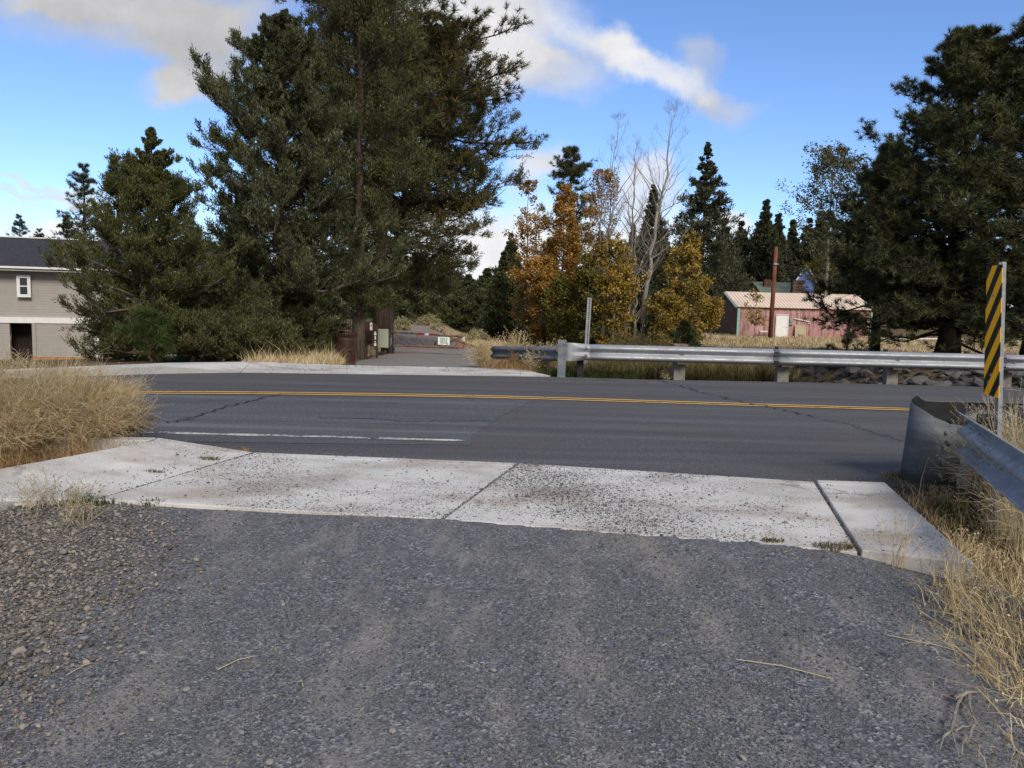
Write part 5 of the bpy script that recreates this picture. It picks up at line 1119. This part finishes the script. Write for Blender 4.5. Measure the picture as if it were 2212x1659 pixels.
mb = MB(); mb.box((-1*s, -.064, 71*s), (5.2*s, .006, 16*s)); mb.build('label_plate', M['white'], bs); mb = MB(); mb.box((-.6*s, -.068, 72.5*s), (2.4*s, .003, 2.2*s)); mb.box((.4*s, -.068, 74*s), (1.4*s, .003, 2.0*s)); mb.box((-1.4*s, -.068, 70.8*s), (.8*s, .003, 2.4*s)); mb.box((.3*s, -.068, 70.8*s), (.7*s, .003, 2.4*s)); mb.build('dog_emblem', M['ink'], bs)
mb = MB()
for z_, wd_, h2 in ((59, 2.5, 2.5), (55, 5, 5), (47, 3, 8), (38, 2, 4), (32, 4.8, 6)): mb.box((8*s, -.065, z_*s), (wd_*s, .006, h2*s))
mb.build('stickers', M['white'], bs)
# thin brown pole behind the station
b_ = on(826, 35.5); tp = A(829, 592, 35.5); pl = MB(); pl.tube([(0, 0, -.3), (.02, 0, tp[2]-b_[2])], [.05, .045], 8); o = pl.build('thin_pole', M['brown_metal'], loc=(0, 0, 0), smooth=True); o.location = b_; tag(o, 'thin brown metal pole rising past the pine trunk behind the gate', 'pole')
# gate
b_ = H(842, 765, 17); s = b_[1]/FPX; gY = b_[1]
ga = thing('gate', b_, 'low rusty swing gate across the path with red and white reflectors and a sign', 'gate')
e_ = A(1002, 752, gY); gx_ = e_[0]-b_[0]; z1 = A(920, 720, gY)[2]-b_[2]; z0 = A(920, 748, gY)[2]-b_[2]; zr0, zr1 = A(1000, 752, gY)[2]-b_[2], A(1000, 727, gY)[2]-b_[2]
def bar(mb, a, b, r): mb.segs([a], [b], r, r, 6)
xl = 9*s
mb = MB(); bar(mb, (0, 0, A(850, 717, gY)[2]-b_[2]), (gx_, 0, zr1), .05); bar(mb, (xl, 0, A(850, 746, gY)[2]-b_[2]), (gx_, 0, zr0), .045); bar(mb, (xl, 0, 14*s), (xl, 0, 47*s), .05); bar(mb, (gx_, 0, zr0), (gx_, 0, zr1), .045)
mb.build('frame', M['gate_metal'], ga)
mb = MB(); zt2 = lambda f: (A(850, 717, gY)[2]-b_[2])*(1-f)+zr1*f; zb2 = lambda f: (A(850, 746, gY)[2]-b_[2])*(1-f)+zr0*f
for f0, f1 in ((.04, .11), (.04, .24), (.35, .47), (.97, .87), (.97, .72), (.97, .62)): bar(mb, (f0*gx_, -.01, zt2(f0)), (f1*gx_, -.01, zb2(f1)), .022)
q = [((.04+.93*f)*gx_, .01, zt2(f)*(1-4*f*(1-f)*.95)+zb2(f)*(4*f*(1-f)*.95)) for f in np.linspace(0, 1, 14)]; q2 = [((.06+.85*f)*gx_, .02, zt2(f)-.1-4*f*(1-f)*.17) for f in np.linspace(0, 1, 12)]
mb.tube(q, .026, 6); mb.tube(q2, .02, 6); mb.build('bracing', M['gate_metal'], ga)
def zline(f): return zt2(f)
for f0, f1, mt_ in ((.375, .465, 'red'), (.47, .525, 'refl_white'), (.53, .62, 'red')):
    mb = MB(); fm = (f0+f1)/2; mb.box((fm*gx_, -.056, zline(fm)), ((f1-f0)*gx_, .012, .085)); mb.build('reflector', M[mt_], ga)
mb = MB(); zz0 = zr0+(zr1-zr0)*.55; mb.box((gx_, -.052, zr0+(zr1-zr0)*.28), (.085, .012, (zr1-zr0)*.56)); mb.build('reflector', M['red'], ga); mb = MB(); mb.box((gx_, -.052, zr0+(zr1-zr0)*.78), (.085, .012, (zr1-zr0)*.40)); mb.build('reflector', M['refl_white'], ga)
mb = MB(); mb.box((gx_-.12, -.052, zb2(.97)), (.22, .012, .07)); mb.build('reflector', M['red'], ga)
sgx = A(959, 737, gY)[0]-b_[0]; sgz = A(959, 736.5, gY)[2]-b_[2]; sw, sh = 25.5*s, 17*s
mb = MB(); mb.box((sgx, -.085, sgz), (sw, .012, sh)); so = mb.build('sign_panel', M['sign_white'], ga, bevel=.004)
def text(body, size, loc, parent, mat, name='lettering'):
    cu = bpy.data.curves.new('lettering', 'FONT'); cu.body = body; cu.size = size; cu.align_x = 'CENTER'; cu.align_y = 'CENTER'; cu.extrude = .0015; cu.offset = size*.018
    tmp = bpy.data.objects.new('tmp', cu); C.objects.link(tmp); dg = bpy.context.evaluated_depsgraph_get(); me = bpy.data.meshes.new_from_object(tmp.evaluated_get(dg)); bpy.data.objects.remove(tmp)
    o = bpy.data.objects.new(name, me); C.objects.link(o); me.materials.clear(); me.materials.append(mat); o.parent = parent; o.location = loc; o.rotation_euler = (rad(90), 0, 0); return o
for k, tx in enumerate(('Yield to', 'Service', 'Vehicles')): text(tx, 5.2*s, (sgx, -.0935, sgz+(5.0-4.3*k)*s), so, M['ink'])
mb = MB(); mb.box((sgx-8*s, -.093, sgz-7*s), (2.5*s, .003, 1.0*s)); mb.box((sgx-3.6*s, -.093, sgz-7*s), (5*s, .003, .7*s)); mb.box((sgx+7*s, -.093, sgz-6.8*s), (2.4*s, .003, 1.6*s)); mb.build('small_print', M['ink'], so)
gp = thing('gate_post', b_, 'thick dark grey steel post carrying the gate and a cable', 'post'); mb = MB(); mb.tube([(0, .16, -.3), (0, .16, 49*s)], [.17, .17], 14); mb.build('post', M['dark_post'], gp, True)
mb = MB(); mb.box((5*s, .1, 44*s), (8*s, .06, .08)); mb.box((5*s, .1, 19*s), (8*s, .06, .08)); mb.build('hinge', M['black_metal'], gp)
mb = MB(); mb.tube([(3*s, -.02, 36*s), (3.2*s, -.04, 24*s), (0, -.05, 17*s), (-4*s, -.05, 16*s), (-6*s, -.05, 20*s)], [.02]*5, 6); mb.build('cable', M['grey_box'], gp, True)
cbp = np.array([b_[0]-13*s, b_[1]-.15, b_[2]]); cbx = thing('control_box', cbp, 'pale grey-green metal control box between bag station and gate post', 'box'); mb = MB(); mb.box((0, 0, 34*s), (22*s, .22, 41*s*.98)); mb.build('housing', M['beige_box'], cbx, bevel=.012); mb = MB(); mb.box((1.2*s, -.122, 34*s), (18*s, .02, 38*s)); mb.build('door', M['beige_box'], cbx, bevel=.008); mb = MB(); mb.box((0, .1, 10*s), (.1, .08, 30*s)); mb.build('stand', M['dark_post'], cbx)

# ------------------------------------------------------------------ buildings
# pink shed
SY = 70.0; fl = A(1593, 729, SY); fr_ = A(1879, 734, SY); base = fl[2]; W_ = 11.55; Hh = 2.7; D_ = 8.0; rise = 1.28
sh_ = thing('shed', (fl[0], SY, base), 'long pink shed with faded boards, pale metal roof and mint green trim', 'shed')
sh_.rotation_euler = (0, rad(.0), 0)
mb = MB(); mb.box((W_/2, .06, Hh/2-.2), (W_, .12, Hh+.4)); mb.build('front_wall', M['pink'], sh_)
mb = MB(); mb.box((W_/2, D_-.06, Hh/2-.2), (W_, .12, Hh+.4)); mb.build('back_wall', M['gable'], sh_)
for x_ in (0.06, W_-.06):
    mb = MB(); q = np.array([(0.12, -.4), (D_-.12, -.4), (D_-.12, Hh), (D_/2, Hh+rise-.05), (.12, Hh)]); v = np.concatenate([np.c_[np.full(5, x_-.058), q], np.c_[np.full(5, x_+.058), q]]); i = np.arange(5); j = (i+1) % 5; mb.add(v, np.arange(5)[::-1][None], np.arange(5, 10)[None], np.stack([i, j, j+5, i+5], 1)); mb.build('gable_wall', M['gable'], sh_)
for sg in (0, 1):
    mb = MB(); y0, y1 = (-.25, D_/2) if sg == 0 else (D_/2, D_+.25); za, zb_ = (Hh-.03, Hh+rise) if sg == 0 else (Hh+rise, Hh-.03)
    mb.add([(-.25, y0, za), (W_+.25, y0, za), (W_+.25, y1, zb_), (-.25, y1, zb_), (-.25, y0, za+.06), (W_+.25, y0, za+.06), (W_+.25, y1, zb_+.06), (-.25, y1, zb_+.06)], [[3, 2, 1, 0], [4, 5, 6, 7], [0, 1, 5, 4], [1, 2, 6, 5], [2, 3, 7, 6], [3, 0, 4, 7]]); mb.build('roof', M['tin'], sh_)
for x_ in (-.03, W_+.03): mb = MB(); mb.box((x_, -.03, Hh/2-.1), (.20, .16, Hh+.0)); mb.build('corner_trim', M['mint'], sh_)
for x_ in (-.28, W_+.28):
    mb = MB(); mb.segs([(x_, -.28, Hh-.10)], [(x_, D_/2, Hh+rise-.06)], .10, .10, 4); mb.segs([(x_, D_+.28, Hh-.10)], [(x_, D_/2, Hh+rise-.06)], .10, .10, 4); mb.build('barge_board', M['mint'], sh_)
sc = SY/FPX
def sx_(px): return (A(px, 700, SY)[0]-fl[0])
mb = MB(); mb.box((sx_(1689), -.03, 1.0), (1.72*.55+.0, .07, 1.98)); dr = mb.build('door', M['white'], sh_, bevel=.01)
mb = MB(); xd = sx_(1689)
for bx_ in (((xd-.52, -.035, 1.02), (.08, .10, 2.08)), ((xd+.52, -.035, 1.02), (.08, .10, 2.08)), ((xd, -.035, 2.06), (1.12, .10, .08))): mb.box(*bx_)
mb.build('door_frame', M['house_trim'], sh_)
mb = MB(); mb.box((xd+.36, -.09, .98), (.05, .06, .05)); mb.build('handle', M['black_metal'], dr)
mb = MB(); mb.box((sx_(1708), -.07, 1.48), (.30, .14, .55)); mb.tube([(sx_(1708), -.14, 1.52), (sx_(1708), -.20, 1.52)], [.10, .10], 12); mb.build('electric_meter', M['grey_box'], sh_)
mb = MB(); mb.tube([(sx_(1713), -.1, 1.78), (sx_(1748), -.1, 1.52)], .035, 6); mb.tube([(sx_(1748), -.1, 1.52), (sx_(1750), -.1, 1.40), (sx_(1744), -.1, 1.38)], .03, 6); mb.build('conduit', M['white'], sh_)
b_ = np.array([fl[0]+sx_(1727), SY-.35, base]); mb = MB(); an = np.linspace(0, math.pi/2, 6); pr = [(-.45, 0), (.5, 0), (.5, .95)]+[(.35+.15*math.cos(t), 1.05+.15*math.sin(t)) for t in an]+[(-.45, 1.25)]; pv = np.array(pr); n = len(pv)
v = np.concatenate([np.c_[pv[:, 0], pv[:, 1]*.18, pv[:, 1]], np.c_[pv[:, 0], pv[:, 1]*.18-.03, pv[:, 1]]]); i = np.arange(n); j = (i+1) % n; mb.add(v, np.arange(n)[::-1][None], np.arange(n, 2*n)[None], np.stack([i, j, j+n, i+n], 1)); o = mb.build('plywood_board', M['tan_board']); o.location = b_; tag(o, 'tan plywood board with one rounded corner leaning on the shed', 'board')
mb = MB(); mb.box((0, 0, .42), (.5, .3, .12)); mb.box((0, .02, .2), (.34, .2, .34)); mb.box((0, 0, .03), (.5, .3, .06)); o = mb.build('wooden_stool', M['tan_board']); o.location = (fl[0]+sx_(1724), SY-.9, base); tag(o, 'small wooden block stool in front of the plywood board', 'stool')
tb_ = thing('side_table', (fl[0]+sx_(1648), SY-.7, base), 'pale low table standing between pole and shed wall', 'table'); mb = MB(); mb.box((0, 0, .62), (1.0, .6, .07)); mb.build('top', M['white'], tb_)
for dx in (-.42, .42):
    for dy in (-.25, .25): mb = MB(); mb.box((dx, dy, .29), (.06, .06, .60)); mb.build('leg', M['grey_box'], tb_)
p0_ = H(1665, 727.5, 40, 75); p0_ = on(1665, 66); tp = A(1677, 533, 66); mb = MB(); mb.tube([(0, 0, -.4), (tp[0]-p0_[0], 0, tp[2]-p0_[2])], [.20, .15], 12); o = thing('utility_pole', p0_, 'reddish brown utility pole cut short above the shed roof', 'pole'); mb.build('pole', M['pole'], o, True)
mb = MB(); mb.box((tp[0]-p0_[0], -.16, tp[2]-p0_[2]-1.4), (.35, .12, .14)); mb.build('bracket', M['grey_box'], o)
p_ = on(1900, 66); mb = MB(); mb.tube([(0, 0, .3), (3.2, -.3, .33), (6.0, -.6, .42)], [.06]*3, 6); o = mb.build('white_pipe', M['white']); o.location = p_; tag(o, 'long white pipe lying in the grass right of the shed', 'pipe')
p_ = on(1897, 64); mb = MB(); mb.box((0, 0, .08), (.9, .3, .05), [[.9, -.2, .3], [.2, 1, 0], [-.3, 0, .9]]); mb.box((.2, .1, .15), (.7, .2, .04)); o = mb.build('scrap_boards', M['white']); o.location = p_; tag(o, 'white scrap boards in the grass at the shed corner', 'boards')
# houses behind the shed
def gable_house(loc, W, D, h, rise, wall, roof, name, label, rz=0, ax='x', over=.3):
    r = thing(name, loc, label, 'house', None, rz); mb = MB(); mb.box((0, 0, h/2-.3), (W, D, h+.6))
    if ax == 'x': mb.add([(-W/2, -D/2, h), (-W/2, D/2, h), (-W/2, 0, h+rise), (W/2, -D/2, h), (W/2, D/2, h), (W/2, 0, h+rise)], [[0, 1, 2][::-1], [3, 4, 5]])
    else: mb.add([(-W/2, -D/2, h), (W/2, -D/2, h), (0, -D/2, h+rise), (-W/2, D/2, h), (W/2, D/2, h), (0, D/2, h+rise)], [[0, 1, 2], [3, 4, 5][::-1]])
    mb.build('wall', M[wall], r); mb = MB(); t = .12
    for sg in (-1, 1):
        if ax == 'x': q = [(-W/2-over, sg*(D/2+over), h-over*rise/(D/2)), (W/2+over, sg*(D/2+over), h-over*rise/(D/2)), (W/2+over, 0, h+rise), (-W/2-over, 0, h+rise)]
        else: q = [(sg*(W/2+over), -D/2-over, h-over*rise/(W/2)), (sg*(W/2+over), D/2+over, h-over*rise/(W/2)), (0, D/2+over, h+rise), (0, -D/2-over, h+rise)]
        q = np.array(q); mb.add(np.concatenate([q+[0, 0, .01], q+[0, 0, t]]), [[3, 2, 1, 0], [4, 5, 6, 7], [0, 1, 5, 4], [1, 2, 6, 5], [2, 3, 7, 6], [3, 0, 4, 7]])
    mb.build('roof', M[roof], r); return r
def hz(px, py, Y): return A(px, py, Y)
Yh = 92; q = hz(1670, 634, Yh); g0 = float(tz(q[0], Yh)); zt = hz(1690, 614, Yh)[2]-g0; ze = hz(1650, 632, Yh)[2]-g0
cab = gable_house((q[0], Yh, g0), 4.4, 5.5, ze+.1, zt-ze, 'cream', 'shingle_green', 'cabin', 'small cabin with a green metal roof behind the pink shed')
mb = MB(); mb.box((hz(1648, 620, Yh)[0]-q[0], -1.4, ze+.5), (.75, .6, 1.9)); mb.build('chimney', M['brick'], cab)
Yb = 104; q = hz(1722, 600, Yb); g0 = float(tz(q[0], Yb)); zp = hz(1721, 576, Yb)[2]-g0; ze = hz(1704, 606, Yb)[2]-g0
bl = gable_house((q[0], Yb, g0), 2.3, 6, ze, zp-ze, 'blue', 'shingle', 'blue_house', 'blue house with a steep white-trimmed gable behind the shed roof', 0, 'y', .15)
mb = MB(); 
for sg in (-1, 1): mb.segs([(sg*1.38, -3.2, ze-.35)], [(0, -3.2, zp+.05)], .09, .09, 4)
mb.build('gable_trim', M['house_trim'], bl)
mb = MB(); mb.box((2.0, .6, ze/2-.6), (2.2, 4, ze-1.0)); mb.build('side_wing', M['blue'], bl); mb = MB(); mb.box((2.0, .6, ze-1.02), (2.6, 4.5, .16)); mb.build('wing_roof', M['shingle'], bl); mb = MB(); mb.box((1.2, -1.46, ze-1.9), (.12, .08, 2.2)); mb.build('wing_trim', M['house_trim'], bl)
Ys = 86; q = hz(1721, 634, Ys); g0 = float(tz(q[0], Ys)); zt = hz(1721, 607, Ys)[2]-g0; mb = MB(); nrow = int(zt/.35)
for k in range(nrow+1):
    for jx in range(3): mb.box((-.42+.42*jx+(.08 if k % 2 else 0)+rng.normal(0, .02), rng.normal(0, .03), k*zt/nrow-.1), (.44+rng.normal(0, .04), .7+rng.normal(0, .06), zt/nrow*1.0+rng.normal(0, .02)))
o = mb.build('stone_chimney', M['stone_wall'], bevel=.04); o.location = (q[0], Ys, g0); tag(o, 'thick brown stone chimney in front of the blue house', 'chimney')
Yc = 112; q = hz(1672, 618, Yc); g0 = float(tz(q[0], Yc)); ze = hz(1672, 600, Yc)[2]-g0
gable_house((q[0]+1.0, Yc, g0), 4.4, 6, ze, 1.3, 'cream', 'shingle_brown', 'cream_house', 'cream house with a brown shingle roof, mostly hidden behind the utility pole')
# taupe house at the left
HY = 44.0; hl = A(-140, 690, HY); ang = rad(17)
gz = A(0, 581, HY)[2]; bz = A(0, 697, HY)[2]; bt = A(0, 684, HY)[2]; fz = -3.0
hs = thing('house', (hl[0], HY-1.3, fz), 'two-storey taupe house with dark shingle roof and white gutter, left of the junipers', 'house', None, ang)
u1 = gz-fz; Wd = 11.6; Dp = 11.0; zb1, zb2_ = bz-fz, bt-fz
def hx(px):                                # photograph column -> position along the front wall
    d = ray(px, 650); o_ = np.array(hs.location[:2]); e = np.array([math.cos(ang), math.sin(ang)]); Mx = np.array([[d[0], -e[0]], [d[1], -e[1]]]); s_ = np.linalg.solve(Mx, o_); return s_[1]
Wd = hx(243); W1 = hx(206)
mb = MB(); mb.box((Wd/2, Dp/2+.1, (u1+zb2_)/2), (Wd, Dp-.2, u1-zb2_)); mb.build('upper_wall', M['siding'], hs)
d0, d1 = hx(17), hx(66)
mb = MB(); mb.box((d0/2-1, .25, zb1/2), (d0+2-.0, .3, zb1)); mb.box(((d1+W1)/2, .25, zb1/2), (W1-d1, .3, zb1)); mb.box((W1-.15, Dp/2+.3, zb1/2), (.3, Dp-.2, zb1)); mb.build('lower_wall', M['siding'], hs)
mb = MB(); mb.box(((d0+d1)/2, 1.4, zb1/2), (d1-d0+1.2, .1, zb1)); mb.build('entry', M['door_dark'], hs)
mb = MB(); mb.box((d1+.09, .06, zb1/2), (.18, .06, zb1-.02)); mb.build('entry_trim', M['siding'], hs)
mb = MB(); mb.box((Wd/2, .14, (zb1+zb2_)/2), (Wd+.02, .2, zb2_-zb1-.01)); mb.build('belt_board', M['house_trim'], hs)
mb = MB(); mb.box((W1+.02, .06, zb1/2), (.2, .08, zb1-.02)); mb.box((Wd-.05, .06, (u1+zb2_)/2), (.2, .08, u1-zb2_-.3)); mb.build('corner_board', M['house_trim'], hs)
ov = .55; rh = 1.85; mb = MB(); x0_, x1_ = -3.5, hx(460)
mb.add([(x0_, -ov, u1), (x1_, -ov, u1), (x1_, Dp/2, u1+rh), (x0_, Dp/2, u1+rh), (x0_, -ov, u1+.15), (x1_, -ov, u1+.15), (x1_, Dp/2, u1+rh+.15), (x0_, Dp/2, u1+rh+.15)], [[3, 2, 1, 0], [4, 5, 6, 7], [0, 1, 5, 4], [1, 2, 6, 5], [2, 3, 7, 6], [3, 0, 4, 7]])
mb.add([(x0_, Dp/2, u1+rh), (x1_, Dp/2, u1+rh), (x1_, Dp+ov, u1), (x0_, Dp+ov, u1), (x0_, Dp/2, u1+rh+.14), (x1_, Dp/2, u1+rh+.14), (x1_, Dp+ov, u1+.15), (x0_, Dp+ov, u1+.15)], [[3, 2, 1, 0], [4, 5, 6, 7], [0, 1, 5, 4], [1, 2, 6, 5], [2, 3, 7, 6], [3, 0, 4, 7]])
ro = mb.build('roof', M['shingle'], hs)
mb = MB(); mb.box(((x0_+x1_)/2, Dp/2, u1+rh+.19), (x1_-x0_, .25, .07)); mb.build('ridge_cap', M['house_trim'], ro)
mb = MB(); mb.box(((x0_+x1_)/2, -ov-.07, u1+.10), (x1_-x0_, .12, .11)); mb.build('gutter', M['house_trim'], hs); mb = MB(); mb.box(((x0_+x1_)/2, -ov+.03, u1-.03), (x1_-x0_, .05, .09)); mb.build('fascia', M['house_trim'], hs)
for px, f, hgt in ((100, .22, .5), (174, .52, .75)):
    X_ = hx(px)*1.02; y_ = -ov+(Dp/2+ov)*f; mb = MB(); z_ = u1+.15+rh*f*.97; mb.tube([(X_, y_, z_-.15), (X_, y_, z_+hgt)], [.09, .09], 8); mb.tube([(X_, y_, z_-.1), (X_, y_, z_+.06)], [.22, .14], 8); mb.build('vent_pipe', M['black_metal'], ro)
w0, w1 = hx(38), hx(68); zw1 = A(50, 594, HY)[2]-fz; zw0 = A(50, 642, HY)[2]-fz; xm, zm = (w0+w1)/2, (zw0+zw1)/2; ww, wh = w1-w0, zw1-zw0
mb = MB()
for bx_ in (((w0+.08, -.03, zm), (.16, .10, wh)), ((w1-.08, -.03, zm), (.16, .10, wh)), ((xm, -.03, zw1-.08), (ww-.32, .10, .16)), ((xm, -.03, zw0+.08), (ww-.32, .10, .16))): mb.box(*bx_)
wf = mb.build('window', M['house_trim'], hs); mb = MB(); mb.box((xm, -.02, zm), (ww-.33, .02, wh-.33)); mb.build('pane', M['glass'], wf); mb = MB(); mb.box((xm, -.045, zm), (ww-.32, .05, .06)); mb.build('sash_rail', M['house_trim'], wf)
# right wing, behind the olive juniper
w2 = hx(245); w3 = hx(455); mb = MB(); mb.box(((w2+w3)/2, Dp/2+1.1, (u1+zb2_)/2), (w3-w2-.02, Dp-2, u1-zb2_)); mb.box(((w2+w3)/2, Dp/2+1.3, zb1/2), (w3-w2-.02, Dp-2, zb1)); mb.build('wing_wall', M['siding'], hs)
mb = MB(); mb.box(((w2+w3)/2, 1.12, (zb1+zb2_)/2), (w3-w2-.04, .2, zb2_-zb1-.01)); mb.build('belt_board', M['house_trim'], hs)
for px in (280, 345): xm = hx(px); mb = MB(); mb.box((xm, 1.06, zm), (ww, .08, wh)); wf = mb.build('window', M['house_trim'], hs); mb = MB(); mb.box((xm, 1.015, zm), (ww-.3, .02, wh-.3)); mb.build('pane', M['glass'], wf)
p_ = A(190, 778, 39.5); mb = MB(); mb.box((0, 0, 0), (5.0, .12, .5)); mb.box((1.2, -.1, .14), (2.4, .08, .25)); o = mb.build('wooden_boards', M['board']); o.location = p_-np.array([0, 0, .12]); o.rotation_euler = (0, 0, .2); tag(o, 'orange wooden boards stacked low beside the house wall', 'boards')
